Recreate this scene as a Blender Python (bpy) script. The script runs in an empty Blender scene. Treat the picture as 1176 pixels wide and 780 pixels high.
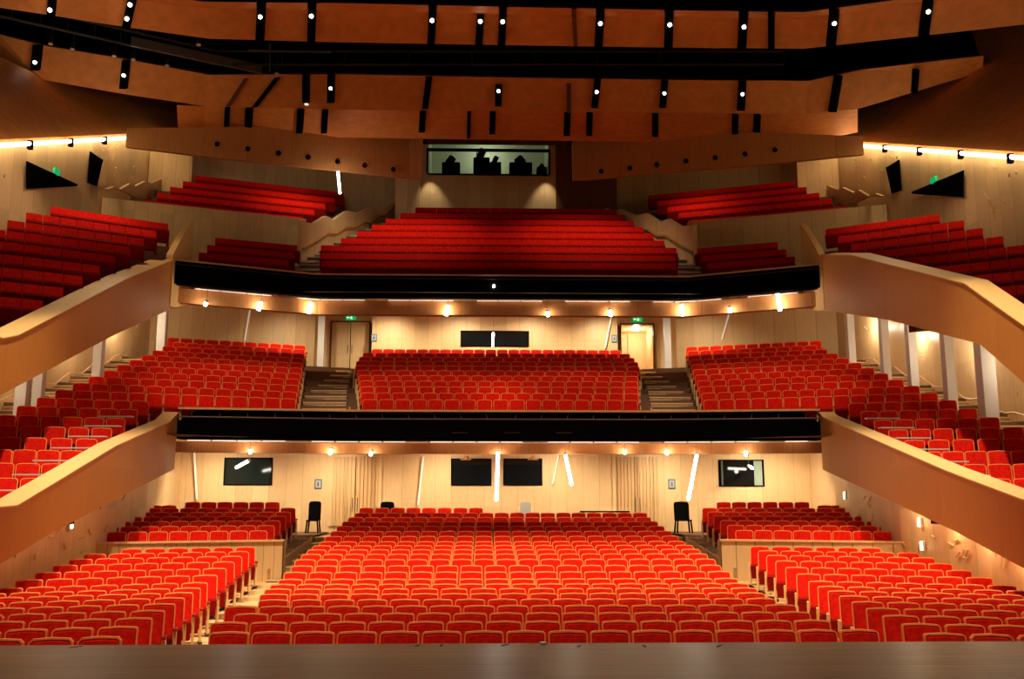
import bpy, math, random
from mathutils import Vector
random.seed(7)
S = bpy.context.scene
COL = S.collection
# ------------------------------------------------------------------ camera frame (used to survey points at real depths)
F = 1100.0; T = math.atan(185/1100); YAW = math.radians(1.63); CX = -.53; CZ = 2.6
def ray(px, py):
    u = (px-588)/F; v = (390-py)/F
    fw = math.cos(T)-v*math.sin(T); up = math.sin(T)+v*math.cos(T)
    return (u*math.cos(YAW)+fw*math.sin(YAW), -u*math.sin(YAW)+fw*math.cos(YAW), up)
def atY(px, py, Y):
    r = ray(px, py); t = Y/r[1]; return Vector((CX+r[0]*t, Y, CZ+r[2]*t))
def atZ(px, py, Z):
    r = ray(px, py); t = (Z-CZ)/r[2]; return Vector((CX+r[0]*t, r[1]*t, Z))
def atX(px, py, a, b=0):
    r = ray(px, py); t = (a-CX)/(r[0]-b*r[1]); return Vector((CX+r[0]*t, r[1]*t, CZ+r[2]*t))
def proj(x, y, z):
    dx = x-CX; dz = z-CZ
    rx = dx*math.cos(YAW)-y*math.sin(YAW); f = dx*math.sin(YAW)+y*math.cos(YAW)
    d = f*math.cos(T)+dz*math.sin(T); up = -f*math.sin(T)+dz*math.cos(T)
    return (588+F*rx/d, 390-F*up/d, d)
def lerp(tab, x):
    if x <= tab[0][0]: i = 0
    elif x >= tab[-1][0]: i = len(tab)-2
    else:
        i = 0
        while tab[i+1][0] < x: i += 1
    (x0, y0), (x1, y1) = tab[i], tab[i+1]
    return y0+(y1-y0)*(x-x0)/(x1-x0)
# ------------------------------------------------------------------ materials
def newmat(name):
    m = bpy.data.materials.new(name); m.use_nodes = True
    nt = m.node_tree; b = nt.nodes['Principled BSDF']; return m, nt, b
def flat(name, c, rough=.6, metal=0, noise=0, scale=30, spec=.5):
    m, nt, b = newmat(name)
    b.inputs['Base Color'].default_value = (*c, 1); b.inputs['Roughness'].default_value = rough
    b.inputs['Metallic'].default_value = metal; b.inputs['Specular IOR Level'].default_value = spec
    if noise:
        tc = nt.nodes.new('ShaderNodeTexCoord'); n = nt.nodes.new('ShaderNodeTexNoise'); n.inputs['Scale'].default_value = scale
        r = nt.nodes.new('ShaderNodeValToRGB')
        r.color_ramp.elements[0].position = .3; r.color_ramp.elements[1].position = .7
        r.color_ramp.elements[0].color = (*[x*(1-noise) for x in c], 1); r.color_ramp.elements[1].color = (*[min(1, x*(1+noise)) for x in c], 1)
        nt.links.new(tc.outputs['Object'], n.inputs['Vector']); nt.links.new(n.outputs['Fac'], r.inputs['Fac']); nt.links.new(r.outputs['Color'], b.inputs['Base Color'])
    return m
def emit(name, c, s):
    m, nt, b = newmat(name)
    b.inputs['Base Color'].default_value = (*c, 1); b.inputs['Emission Color'].default_value = (*c, 1); b.inputs['Emission Strength'].default_value = s
    return m
def wood(name, c, panel=.62, var=.10, joint=.35, grain=.10, rough=.42, horiz=False, rings=False):
    m, nt, b = newmat(name); N = nt.nodes.new; L = nt.links.new
    b.inputs['Roughness'].default_value = rough; b.inputs['Specular IOR Level'].default_value = .22
    tc = N('ShaderNodeTexCoord'); sp = N('ShaderNodeSeparateXYZ'); L(tc.outputs['Object'], sp.inputs[0])
    def mth(op, a, bb=None, v=None):
        n = N('ShaderNodeMath'); n.operation = op; L(a, n.inputs[0])
        if bb is not None: L(bb, n.inputs[1])
        if v is not None: n.inputs[1].default_value = v
        return n.outputs[0]
    yy = mth('MULTIPLY', sp.outputs['Y'], v=.83)
    u = mth('ADD', sp.outputs['X'], yy)
    if horiz: u = sp.outputs['Y']
    k = mth('DIVIDE', u, v=panel); fl = mth('FLOOR', k); fr = mth('FRACT', k)
    zr = mth('FLOOR', mth('MULTIPLY', sp.outputs['X'] if horiz else sp.outputs['Z'], v=.42))
    cb = N('ShaderNodeCombineXYZ'); L(fl, cb.inputs[0]); L(zr, cb.inputs[1])
    wn = N('ShaderNodeTexWhiteNoise'); wn.noise_dimensions = '3D'; L(cb.outputs[0], wn.inputs['Vector'])
    mp = N('ShaderNodeMapping'); L(tc.outputs['Object'], mp.inputs[0]); mp.inputs['Scale'].default_value = (1.2, 18, 18) if horiz else (16, 16, 1.2)
    nz = N('ShaderNodeTexNoise'); nz.inputs['Scale'].default_value = 1.5; nz.inputs['Detail'].default_value = 5; L(mp.outputs[0], nz.inputs['Vector'])
    a1 = mth('MULTIPLY', mth('SUBTRACT', wn.outputs['Value'], v=.5), v=2*var)
    a2 = mth('MULTIPLY', mth('SUBTRACT', nz.outputs['Fac'], v=.5), v=4*grain)
    f = mth('ADD', mth('ADD', a1, a2), v=1.0)
    j = mth('MULTIPLY', mth('LESS_THAN', fr, v=.022/panel), v=joint); f = mth('SUBTRACT', f, j)
    sc = N('ShaderNodeVectorMath'); sc.operation = 'SCALE'; sc.inputs[0].default_value = c; L(f, sc.inputs['Scale'])
    L(sc.outputs[0], b.inputs['Base Color'])
    return m
M = {}
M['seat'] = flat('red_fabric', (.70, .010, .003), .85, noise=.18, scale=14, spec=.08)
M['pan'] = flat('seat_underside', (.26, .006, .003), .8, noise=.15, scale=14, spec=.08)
M['slim'] = emit('reflection_glow', (.9, .8, .65), .35)  # glow of the rods that draw the wall reflections
M['rim'] = flat('piping_sheen', (1, .24, .055), .7, spec=.15)  # light sheen along the seat edges is put into this orange
M['seatwood'] = flat('seat_timber', (.74, .46, .20), .4, noise=.12, scale=9)
M['pad'] = flat('arm_pad', (.34, .006, .004), .6)
M['iron'] = flat('seat_foot', (.03, .012, .01), .5)
M['birch'] = wood('birch_panels', (.76, .53, .27), .62, .09, .22, .09, .4)
M['birch2'] = wood('birch_door', (.66, .43, .20), .34, .05, .45, .06, .45)
M['honey'] = wood('honey_timber', (.56, .24, .045), 2.6, .05, .12, .07, .6)
M['beam'] = wood('soffit_beam', (.55, .24, .08), 2.2, .06, .25, .12, .45)
M['ceil'] = flat('ceiling_panel', (.74, .27, .06), .6, noise=.10, scale=3)
M['parq'] = wood('parquet', (.70, .46, .21), .16, .20, .35, .10, .4, horiz=True)
M['stage'] = wood('stage_boards', (.125, .072, .034), .145, .22, .5, .34, .36, horiz=True)
M['stage'].node_tree.nodes['Principled BSDF'].inputs['Specular IOR Level'].default_value = .25
M['carpet'] = flat('tier_floor', (.16, .07, .03), .8, noise=.2)
M['stepdark'] = flat('stair_boards', (.36, .21, .09), .5, noise=.25, scale=9)
M['nosing'] = flat('stair_nosing', (.78, .52, .25), .45)
M['black'] = flat('black_paint', (.003, .003, .003), .9, spec=.01)
M['void'] = flat('void_black', (.003, .0025, .002), .95, spec=0)
M['gloss'] = flat('dark_glass', (.006, .007, .008), .06)
M['screen'] = flat('dark_green_glass', (.012, .022, .02), .08)
M['steel'] = flat('grey_steel', (.22, .2, .18), .4, .6)
M['dsteel'] = flat('dark_steel', (.035, .03, .028), .5, .4)
M['white'] = flat('white_paint', (.82, .80, .76), .5)
M['cream'] = flat('cream_soffit', (.78, .68, .55), .7)
M['led'] = emit('led_tube', (1, .93, .80), 26)
M['lens'] = emit('lamp_lens', (1, .90, .72), 14)
M['strip'] = emit('led_strip', (1, .82, .50), 9)
M['strip2'] = emit('soft_glow', (1, .82, .62), 1.1)
M['green'] = emit('exit_green', (.0, .50, .16), .7)
M['signw'] = emit('exit_white', (.8, 1, .85), 1.0)
M['sign'] = flat('sign_blue_grey', (.10, .14, .22), .3)
M['signp'] = flat('sign_pale', (.45, .48, .5), .4)
M['curtain'] = flat('pale_curtain', (.35, .44, .36), .8)
M['booth'] = flat('booth_wall', (.62, .66, .50), .8)
M['mesh'] = flat('chair_mesh', (.30, .29, .26), .7)
M['brown'] = wood('dark_brown_timber', (.16, .055, .022), 1.2, .1, .3, .1, .5)
M['tape'] = flat('tape', (.01, .008, .006), .7)
# ------------------------------------------------------------------ mesh builder
class MB:
    def __init__(s): s.v = []; s.f = []; s.m = []
    def add(s, vs, fs, m=0):
        o = len(s.v); s.v += [tuple(p) for p in vs]; s.f += [tuple(i+o for i in f) for f in fs]; s.m += [m]*len(fs)
    def box(s, x0, x1, y0, y1, z0, z1, m=0):
        s.add([(x0,y0,z0),(x1,y0,z0),(x1,y1,z0),(x0,y1,z0),(x0,y0,z1),(x1,y0,z1),(x1,y1,z1),(x0,y1,z1)],
              [(3,2,1,0),(4,5,6,7),(0,1,5,4),(1,2,6,5),(2,3,7,6),(3,0,4,7)], m)
    def quad(s, a, b, c, d, m=0): s.add([a,b,c,d], [(0,1,2,3)], m)
    def prism(s, poly, vec, m=0):
        n = len(poly); vec = Vector(vec); A = [Vector(p) for p in poly]; B = [p+vec for p in A]
        s.add(A+B, [tuple(range(n-1,-1,-1)), tuple(range(n,2*n))]+[(i,(i+1)%n,n+(i+1)%n,n+i) for i in range(n)], m)
    def slab(s, line, z0, z1, t, m=0):
        """thin wall along a plan polyline [(x,y)], z0/z1 numbers or lists, thickness vector t=(tx,ty)"""
        n = len(line)
        Z0 = z0 if isinstance(z0, (list, tuple)) else [z0]*n; Z1 = z1 if isinstance(z1, (list, tuple)) else [z1]*n
        vs = []
        for (x, y), a, b in zip(line, Z0, Z1): vs += [(x,y,a),(x,y,b),(x+t[0],y+t[1],b),(x+t[0],y+t[1],a)]
        fs = []
        for i in range(n-1):
            p = 4*i; q = p+4
            fs += [(p,q,q+1,p+1),(p+1,q+1,q+2,p+2),(p+2,q+2,q+3,p+3),(p+3,q+3,q,p)]
        fs += [(0,1,2,3),(4*n-1,4*n-2,4*n-3,4*n-4)]
        s.add(vs, fs, m)
    def tube(s, a, b, r, n=8, m=0, r2=None, caps=True):
        a = Vector(a); b = Vector(b); d = (b-a).normalized(); r2 = r if r2 is None else r2
        e = d.orthogonal().normalized(); g = d.cross(e)
        vs = [a+(e*math.cos(2*math.pi*i/n)+g*math.sin(2*math.pi*i/n))*r for i in range(n)]+[b+(e*math.cos(2*math.pi*i/n)+g*math.sin(2*math.pi*i/n))*r2 for i in range(n)]
        fs = [(i,(i+1)%n,n+(i+1)%n,n+i) for i in range(n)]
        if caps: fs += [tuple(range(n-1,-1,-1)), tuple(range(n,2*n))]
        s.add(vs, fs, m)
    def path(s, pts, r, n=6, m=0):
        for a, b in zip(pts, pts[1:]): s.tube(a, b, r, n, m)
    def build(s, name, mats, parent=None, smooth=False, bevel=0):
        me = bpy.data.meshes.new(name); me.from_pydata(s.v, [], s.f)
        if not isinstance(mats, (list, tuple)): mats = [mats]
        for mm in mats: me.materials.append(M[mm] if isinstance(mm, str) else mm)
        me.polygons.foreach_set('material_index', s.m)
        if smooth: me.polygons.foreach_set('use_smooth', [True]*len(s.f))
        me.update()
        o = bpy.data.objects.new(name, me); COL.objects.link(o)
        if parent: o.parent = parent
        if bevel:
            bv = o.modifiers.new('bevel', 'BEVEL'); bv.width = bevel; bv.segments = 2; bv.limit_method = 'ANGLE'
        return o
def tag(o, label=None, cat=None, group=None, kind=None):
    if label: o['label'] = label
    if cat: o['category'] = cat
    if group: o['group'] = group
    if kind: o['kind'] = kind
    return o
def struct(o, label=None, cat=None): o['kind'] = 'structure'; return tag(o, label, cat)
def empty(name, loc, rz=0):
    o = bpy.data.objects.new(name, None); o.empty_display_size = .2; COL.objects.link(o); o.location = loc; o.rotation_euler = (0, 0, rz); return o
ORD = 'zeroth first second third fourth fifth sixth seventh eighth ninth tenth eleventh twelfth thirteenth fourteenth fifteenth sixteenth seventeenth eighteenth nineteenth twentieth'.split()
MIR = (-1, 1)
SIDE = {-1: 'left', 1: 'right'}
# ================================================================== SEATS
def outline(w, z0, z1, rr, crown, n=3):
    """front outline of a backrest, rounded at the two top corners, slightly arched top"""
    h = w/2; pts = [(-h, z0), (h, z0)]
    for i in range(n+1):
        a = i/n*math.pi/2; pts.append((h-rr+rr*math.cos(a), z1-rr+rr*math.sin(a)))
    pts.append((0, z1+crown))
    for i in range(n+1):
        a = math.pi/2+i/n*math.pi/2; pts.append((-h+rr+rr*math.cos(a), z1-rr+rr*math.sin(a)))
    return pts
def ytilt(z, y): return y-.14*(.98-z)/.52
def backrest_mb(n):
    b = MB(); o = outline(.47, .44, .968, .036, .012, n); i_ = outline(.41, .47, .94, .03, .01, n); k = len(o)
    vs = [(x, ytilt(z, .06), z) for x, z in o]+[(x, ytilt(z, 0), z) for x, z in o]+[(x, ytilt(z, -.022), z) for x, z in i_]
    fs = [tuple(range(k))]+[(j, k+j, k+(j+1)%k, (j+1)%k) for j in range(k)]+[(k+j, 2*k+j, 2*k+(j+1)%k, k+(j+1)%k) for j in range(k)]+[tuple(range(3*k-1, 2*k-1, -1))]
    b.add(vs, fs); return b
def piping_mb(n):
    b = MB(); o = outline(.493, .44, .985, .042, .012, n); i_ = outline(.455, .44, .966, .03, .011, n); k = len(o)
    idx = list(range(1, k))+[0]
    vs = [(x, ytilt(z, -.018), z) for x, z in o]+[(x, ytilt(z, -.018), z) for x, z in i_]+[(x, ytilt(z, .055), z) for x, z in o]
    fs = []
    for j in range(1, k):
        a, c = j, (j+1) % k
        fs += [(a, k+a, k+c, c), (a, c, 2*k+c, 2*k+a)]
    b.add(vs, fs); return b
def seatpan_mb():
    b = MB(); h = .225
    P = [(-.11, .17), (-.23, .20), (-.335, .50), (-.30, .555), (-.16, .53)]
    b.prism([(-h, y, z) for y, z in P], (2*h, 0, 0)); return b
def panel_mb(x): b = MB(); b.box(x-.022, x+.022, -.27, -.03, .03, .60); return b
def pad_mb(x): b = MB(); b.box(x-.03, x+.03, -.33, -.04, .60, .635); return b
def foot_mb(x): b = MB(); b.box(x-.035, x+.035, -.30, .0, 0, .035); return b
tmpl = empty('theatre_seat', (0, 0, 0))
t_back = backrest_mb(3).build('backrest', 'seat', tmpl)
t_pipe = piping_mb(3).build('piping', 'rim', t_back)
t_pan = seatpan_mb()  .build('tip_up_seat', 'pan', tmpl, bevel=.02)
t_side = panel_mb(.265).build('side_panel', 'seatwood', tmpl)
t_pad = pad_mb(.265).build('armrest', 'pad', tmpl)
t_foot = foot_mb(.265).build('foot', 'iron', tmpl)
t_side2 = panel_mb(-.265).build('side_panel', 'seatwood', tmpl)
t_foot2 = foot_mb(-.265).build('foot', 'iron', tmpl)
pipe_lbl = 'piping around the red backrest, edge sheen in its light orange'
t_pipe['label'] = pipe_lbl
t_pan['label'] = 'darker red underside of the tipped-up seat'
for o in (t_side, t_side2): o['label'] = 'pale timber side panel'
ROWS = []   # list of dicts: block, rowname, seats[(x,y,z,rot)]
def seat_row(block, rown, p0, p1, z, n=None, rot=0, pitch=.53):
    """seats spread evenly from plan point p0 (aisle end) to p1"""
    p0 = Vector(p0[:2]); p1 = Vector(p1[:2]); L = (p1-p0).length
    if n is None: n = max(1, round(L/pitch))
    st = [p0.lerp(p1, (i+.5)/n) for i in range(n)]
    ROWS.append(dict(block=block, row=rown, seats=[(q.x, q.y, z, rot) for q in st]))
# ---- stalls levels
FL = [0]*8+[.02, .09, .16, .24, .31, .37, .43, .49, .60, .71, .83, .95, 1.07, 1.20, 1.36]
def YC(i): return 12.4+.985*i
HW = [4.2, 4.2, 4.2, 4.45, 4.3, 4.45, 4.6, 4.7, 4.75, 4.85, 4.9, 5.0, 5.04, 5.08, 5.12, 5.1, 5.12, 5.12, 5.08, 5.06, 5.0, 4.98]
CO = [.26, .0, .06, -.08, .05, .0, .0, .0, .0, .0, .0, 0, 0, 0, 0, 0, 0, 0, 0, 0, 0, .06]
for i in range(22):
    n = round(2*HW[i]/.53)
    if i in (2,): n = 16
    seat_row('centre', i, (-HW[i]+CO[i], YC(i)), (HW[i]+CO[i], YC(i)), FL[i], n)
seat_row('centre', 22, (-4.91, YC(22)), (-.55, YC(22)), FL[22], 8)
XS = [(0, 4.85), (3, 5.25), (8, 5.95), (14, 6.42)]
YS = [(0, 12.08), (8, 19.6), (14, 25.5)]
def beta(i): return math.radians(lerp([(0, 10), (8, 19.3), (14, 19.3)], i) if i < 8 else 19.3)
def SL(i): return math.tan(beta(i))
for s in MIR:
    for i in range(15):
        x = lerp(XS, i); y = lerp(YS, i); xo = 9.95
        n = int((xo-x)/math.cos(beta(i))/.545)
        L = n*.545
        seat_row(SIDE[s]+' front', i, (s*x, y), (s*(x+L*math.cos(beta(i))), y-L*math.sin(beta(i))), FL[i], n, rot=-s*beta(i))
    # rear side blocks on a raised platform
    for k in range(7):
        y = 27.6+1.0*k if k < 6 else 33.9
        zt = .78+.118*k
        if k == 6: zt = 1.56
        x = [6.6, 6.62, 6.66, 6.7, 6.75, 6.8, 7.6][k]
        n = [9, 9, 9, 9, 9, 9, 6][k]; b = math.radians(17)
        L = n*.525
        seat_row(SIDE[s]+' rear', k, (s*x, y), (s*(x+L*math.cos(b)), y-L*math.sin(b)), zt, n, rot=-s*b)
    seat_row(SIDE[s]+' rear', 7, (s*10.9, 33.0), (s*11.75, 32.75), 1.45, 2, rot=-s*math.radians(17))
# ---- circle (first balcony)
def CY(r): return 31.6+1.17*r
def CFZ(r): return 4.90+.352*r
CHL = [416.7, 414.5, 413.8, 412.7, 411.5, 410, 407.5, 408, 411.5, 415.6, 426]
for r in range(11):
    x = abs(atY(CHL[r], 430, CY(r)).x)
    seat_row('circle centre', r, (-x, CY(r)), (x, CY(r)), CFZ(r), None)
b20 = math.radians(20)
def circ_pt(r, x): return (x, 31.55+1.15*r-(abs(x)-6.6)*math.tan(b20))
for s in MIR:
    for r in range(-8, 11):
        if r >= 0: x0 = lerp([(0, 6.72), (5, 7.6), (10, 8.5)], r)
        else:
            x0 = 9.8
            for _ in range(12): x0 = 10.05-.0814*(29.95-min(29.95, circ_pt(r, x0)[1]))+.62
        x1 = 13.45
        if r >= 10: x1 = 14.0
        p0 = circ_pt(r, s*x0); p1 = circ_pt(r, s*x1)
        seat_row('circle '+SIDE[s], r, p0, p1, CFZ(r), None, rot=-s*b20)
# ---- upper tier
def UY(k): return 36.5+.93*k
def UFZ(k): return 10.83+.565*k
UL = [370, 368.5, 368.5, 391.5, 410, 427, 443, 460, 477]; UR = [776, 776, 777, 763, 750, 739, 728, 717.5, 707.7]
for k in range(9):
    a = atY(UL[k], 303-8*k, UY(k)).x; c = atY(UR[k], 303-8*k, UY(k)).x
    seat_row('upper centre', k, (a, UY(k)), (c, UY(k)), UFZ(k), None, pitch=.5)
b25 = math.radians(27)
def upp(k, x):   # plan point of row k of the side seating at |x|
    ax = abs(x)
    y = 36.45+1.0*k-(ax-8.2)*math.tan(b20)
    if ax > 12: y = 36.45+1.0*k-3.8*math.tan(b20)-(ax-12)*math.tan(math.radians(31))
    return (x, y)
def wng(j, x): return (x, 34.3-1.15*j-(abs(x)-12)*math.tan(math.radians(31)))
def WZ(j): return 11.60-.60*j
for s in MIR:
    for k in range(3):
        seat_row('upper '+SIDE[s], k, upp(k, s*8.2), upp(k, s*11.3), UFZ(k), None, rot=-s*b20, pitch=.5)
    for j in range(9 if s < 0 else 8):
        x1 = [15.5, 15.7, 15.7][j] if j < 3 else 15.7
        seat_row('upper wing '+SIDE[s], j, wng(j, s*12.15), wng(j, s*x1), WZ(j), None, rot=-s*math.radians(31), pitch=.5)
    for k in range(5):
        z = 14.05+.565*k
        a = [(8.6, 41.4), (8.3, 42.1), (8.0, 43.0), (7.7, 43.9), (7.4, 44.75)][k]; xo = [14.9, 14.6, 14.35, 14.1, 13.85][k]
        seat_row('upper rear '+SIDE[s], k, (s*a[0], a[1]), (s*xo, a[1]-(xo-a[0])*math.tan(b20)), z, None, rot=-s*b20, pitch=.5)
# ---- choose the 300 that show largest
cand = []
for R in ROWS:
    for j, (x, y, z, rot) in enumerate(R['seats']):
        p = proj(x, y, z+.9)
        lim = 737 if R['row'] == 0 else 742
        if -12 < p[0] < 1188 and p[1] < lim and p[2] < 30 and not ('circle' in R['block'] or 'upper' in R['block']):
            cand.append((p[2], R['block'], R['row'], j, len(R['seats'])))
cand.sort()
chosen = {(c[1], c[2], c[3]) for c in cand[:300]}
# the stuff seats: one mesh
def tmpl_mesh():
    b = MB()
    for mbx, m in ((backrest_mb(1), 0), (piping_mb(1), 1), (seatpan_mb(), 4), (panel_mb(.265), 2), (pad_mb(.265), 3)):
        b.add(mbx.v, mbx.f, m)
    return b
tm = tmpl_mesh(); tme = MB(); tme.add(tm.v, tm.f); tme.m = list(tm.m); x_ = panel_mb(-.265); tme.add(x_.v, x_.f, 2)
tmu = MB()   # upper tier: seats set close together, backrests in one unbroken band
o_ = outline(.497, .60, .98, .02, .0, 1); k_ = len(o_)
tmu.add([(x, ytilt(z, .05), z) for x, z in o_]+[(x, ytilt(z, -.015), z) for x, z in o_], [tuple(range(k_)), tuple(range(2*k_-1, k_-1, -1))]+[(j, k_+j, k_+(j+1) % k_, (j+1) % k_) for j in range(k_)], 0)
p_ = seatpan_mb(); tmu.add([(x*1.04, y+.03, z*1.24) for x, y, z in p_.v], p_.f, 4)  # underside stretched upward, its dark colour drawing the shadow between rows
p_ = panel_mb(.235); tmu.add(p_.v, p_.f, 4)
rest = MB(); first = True; nseat = 0
def row_words(block, i, n):
    if block == 'centre': return 'centre stalls block'
    return block.split()[0]+'-hand stalls block'
for R in ROWS:
    n = len(R['seats'])
    for j, (x, y, z, rot) in enumerate(R['seats']):
        end = (j == 0 or j == n-1)
        if (R['block'], R['row'], j) in chosen:
            if first: rt = tmpl; first = False
            else:
                rt = tmpl.copy(); COL.objects.link(rt)
            rt.location = (x, y, z); rt.rotation_euler = (0, 0, rot)
            kids = {}
            if rt is not tmpl:
                sgn_end2 = False
                for o in (t_back, t_pan, t_side, t_pad, t_foot):
                    c = o.copy(); COL.objects.link(c); c.parent = rt; kids[o.name] = c
                    if o is t_back:
                        d = t_pipe.copy(); COL.objects.link(d); d.parent = c
                # left-hand end of a row as seen from the stage needs the other panel
                lx = (j == 0) if x >= 0 or R['block'] == 'centre' else (j == n-1)
                if R['block'] == 'centre': lx = (j == 0)
                if lx:
                    for o in (t_side2, t_foot2):
                        c = o.copy(); COL.objects.link(c); c.parent = rt
            if R['block'] == 'centre':
                if j < n/2: pos = ORD[j+1]+' seat from the left aisle'
                else: pos = ORD[n-j]+' seat from the right aisle'
            else: pos = ORD[j+1]+' seat out from the aisle'
            rw = 'front row' if R['row'] == 0 else ORD[R['row']+1]+' row'
            tag(rt, 'red seat, %s, %s, %s' % (row_words(R['block'], 0, 0), rw, pos), 'seat', 'red tip-up seats in the stalls')
        else:
            tpl = tme if (j in (0, n-1)) else tm
            if 'upper' in R['block']: tpl = tmu
            c_, s_ = math.cos(rot), math.sin(rot); o = len(rest.v)
            rest.v += [(x+a*c_-b*s_, y+a*s_+b*c_, z+h) for a, b, h in tpl.v]
            rest.f += [tuple(q+o for q in f) for f in tpl.f]; rest.m += tpl.m
        nseat += 1
print('SEATS', nseat, 'individual', len(chosen), 'cand', len(cand))
so = rest.build('theatre_seats', ['seat', 'rim', 'seatwood', 'pad', 'pan'])
tag(so, 'all the further rows of red theatre seats in the rear stalls, circle and upper tier', 'seats', kind='stuff')
# ================================================================== STAGE AND STALLS FLOOR
b = MB(); b.box(-13, 13, -6, 10.95, .85, 1.05); b.box(-13, 13, 10.75, 10.95, -.2, .85)
struct(b.build('floor', 'stage'), 'dark brown boarded stage floor in the foreground', 'stage')
for k, (px, py) in enumerate(((93+0, 741), (480, 741), (507-0, 741), (580, 741), (665, 742), (740, 742), (826, 742))):
    p = atZ(px, py, 1.053); m = MB(); a = math.radians(60+15*(k % 3))
    d = Vector((math.cos(a), math.sin(a), 0))*.07; w = Vector((-math.sin(a), math.cos(a), 0))*.014
    q = Vector((p.x, min(p.y, 10.8), 1.051)); m.prism([q-d-w, q+d-w, q+d+w, q-d+w], (0, 0, .004))
    tag(m.build('tape_mark', 'tape'), 'small black tape mark on stage edge, %s from the left' % ORD[k+1], 'tape', 'tape marks on the stage edge')
m = MB(); p = atZ(623, 738.5, 1.05); m.tube((p.x, 10.85, 1.05), (p.x, 10.85, 1.075), .035, 10); tag(m.build('stage_button', 'white'), 'tiny white button on the stage edge, centre', 'button')
b = MB(); b.box(-14, 14, 10.95, 19.85, -.1, 0)
struct(b.build('floor', 'parq'), 'pale parquet floor under the front stalls', 'floor')
def terrace(lines, zs, zdrop=.3, m=0, mr=1, nose=None):
    """lines: fronts of treads (each a list of (x,y)); zs levels; last line is the back edge"""
    b = MB()
    for i in range(len(lines)-1):
        A, B, z = lines[i], lines[i+1], zs[i]
        for (a0, a1, c0, c1) in zip(A, A[1:], B, B[1:]):
            b.quad((*a0, z), (*a1, z), (*c1, z), (*c0, z), m)
            zp = zs[i-1] if i else z-zdrop
            b.quad((*a0, zp), (*a1, zp), (*a1, z), (*a0, z), mr)
            if nose is not None:
                d = .07
                b.quad((a0[0], a0[1]-.004, z-.03), (a1[0], a1[1]-.004, z-.03), (a1[0], a1[1]-.004, z+.004), (a0[0], a0[1]-.004, z+.004), nose)
                b.quad((a0[0], a0[1]-.004, z+.004), (a1[0], a1[1]-.004, z+.004), (a1[0], a1[1]+d, z+.004), (a0[0], a0[1]+d, z+.004), nose)
    return b
ln = [[(-6.4, YC(i)-.5), (6.4, YC(i)-.5)] for i in range(8, 23)]+[[(-6.4, 36.6), (6.4, 36.6)]]
struct(terrace(ln[:8]+[ln[8]], FL[8:16]).build('floor', ['parq', 'parq']), 'parquet floor of the raked centre stalls', 'floor')
struct(terrace(ln[7:], FL[15:23], nose=2).build('floor', ['stepdark', 'stepdark', 'nosing']), 'stepped timber floor at the back of the stalls', 'floor')
def sl_line(i, s):
    x = lerp(XS, i); y = lerp(YS, i)-.45; t = SL(i) if i >= 8 else SL(8)
    return [(s*6.4, y-(6.4-x)*t), (s*12.6, y-(12.6-x)*t)]
for s in MIR:
    ln = [sl_line(i, s) for i in range(8, 15)]+[[(s*6.4, 26.8), (s*12.6, 25.4)]]
    struct(terrace(ln, FL[8:15]).build('floor', ['parq', 'parq']), 'parquet floor of the %s front stalls' % SIDE[s], 'floor')
    t17 = math.tan(math.radians(17)); ln = []
    for k in range(7):
        y = 27.6+k-.5
        if k == 0: y = 26.75
        ln.append([(s*6.3, y), (s*12.4, y-6.1*t17)])
    ln.append([(s*6.3, 36.6), (s*12.4, 36.6)])
    b = terrace(ln, [.78+.118*k for k in range(6)]+[1.45], zdrop=.5)
    b.slab([(s*6.3, 26.75), (s*6.3, 33)], 0.3, [.78, 1.4], (s*.04, 0), 1)
    struct(b.build('floor', ['carpet', 'stepdark']), 'raised floor under the %s rear stalls' % SIDE[s], 'floor')
    # divider
    b = MB(); b.slab([(s*6.02, 26.85), (s*10.45, 25.32)], .0, 1.50, (0, .12), 0); b.slab([(s*6.02, 26.85), (s*6.02, 27.3)], .2, 1.50, (s*.1, 0), 0)
    b.slab([(s*5.98, 26.80), (s*10.47, 25.27)], 1.50, 1.545, (0, .24), 1)
    o = struct(b.build('wall_divider', ['birch2', 'seatwood']), 'low timber divider wall between %s front and rear stalls' % SIDE[s], 'wall')
# ================================================================== STALLS WALLS
LB = [(17.9, 1.57), (20, 1.97), (25.8, 2.9), (30, 3.56)]; LT = [(17.5, 2.55), (18.5, 2.62), (23.7, 3.98), (29.6, 5.32), (30, 5.44)]
def under(y): return lerp(LB, y) if y < 30.3 else 4.62
for s in MIR:
    P = [(11.9, 36.5), (11.75, 33.6), (11.2, 31.4), (10.95, 30.3), (10.9, 28.9), (10.45, 25.4), (10.3, 21.5), (10.15, 19), (10.1, 15), (10.6, 9)]
    ln = [(s*x, y) for x, y in P]
    b = MB(); b.slab(ln, -.1, [under(y)+.05 for x, y in P], (s*.2, 0))
    # carved relief marks, standing 4 cm proud of the panels
    for q in range(26):
        y = random.uniform(17.5, 30); x = lerp(sorted([(yy, xx) for xx, yy in P]), y); z = random.uniform(1.3, max(1.6, under(y)-.3))
        a = random.uniform(0, 3.14); d = random.uniform(.06, .14)
        b.tube((s*(x-.03), y-math.cos(a)*d, z-math.sin(a)*d), (s*(x-.05), y+math.cos(a)*d, z+math.sin(a)*d), .022, 6)
    struct(b.build('wall_'+SIDE[s], 'birch'), 'birch panelled %s side wall of the stalls' % SIDE[s], 'wall')
b = MB(); b.box(-12.1, 12.1, 36.5, 36.7, 0, 4.8)
struct(b.build('wall_back', 'birch'), 'birch panelled back wall of the stalls', 'wall')
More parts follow.
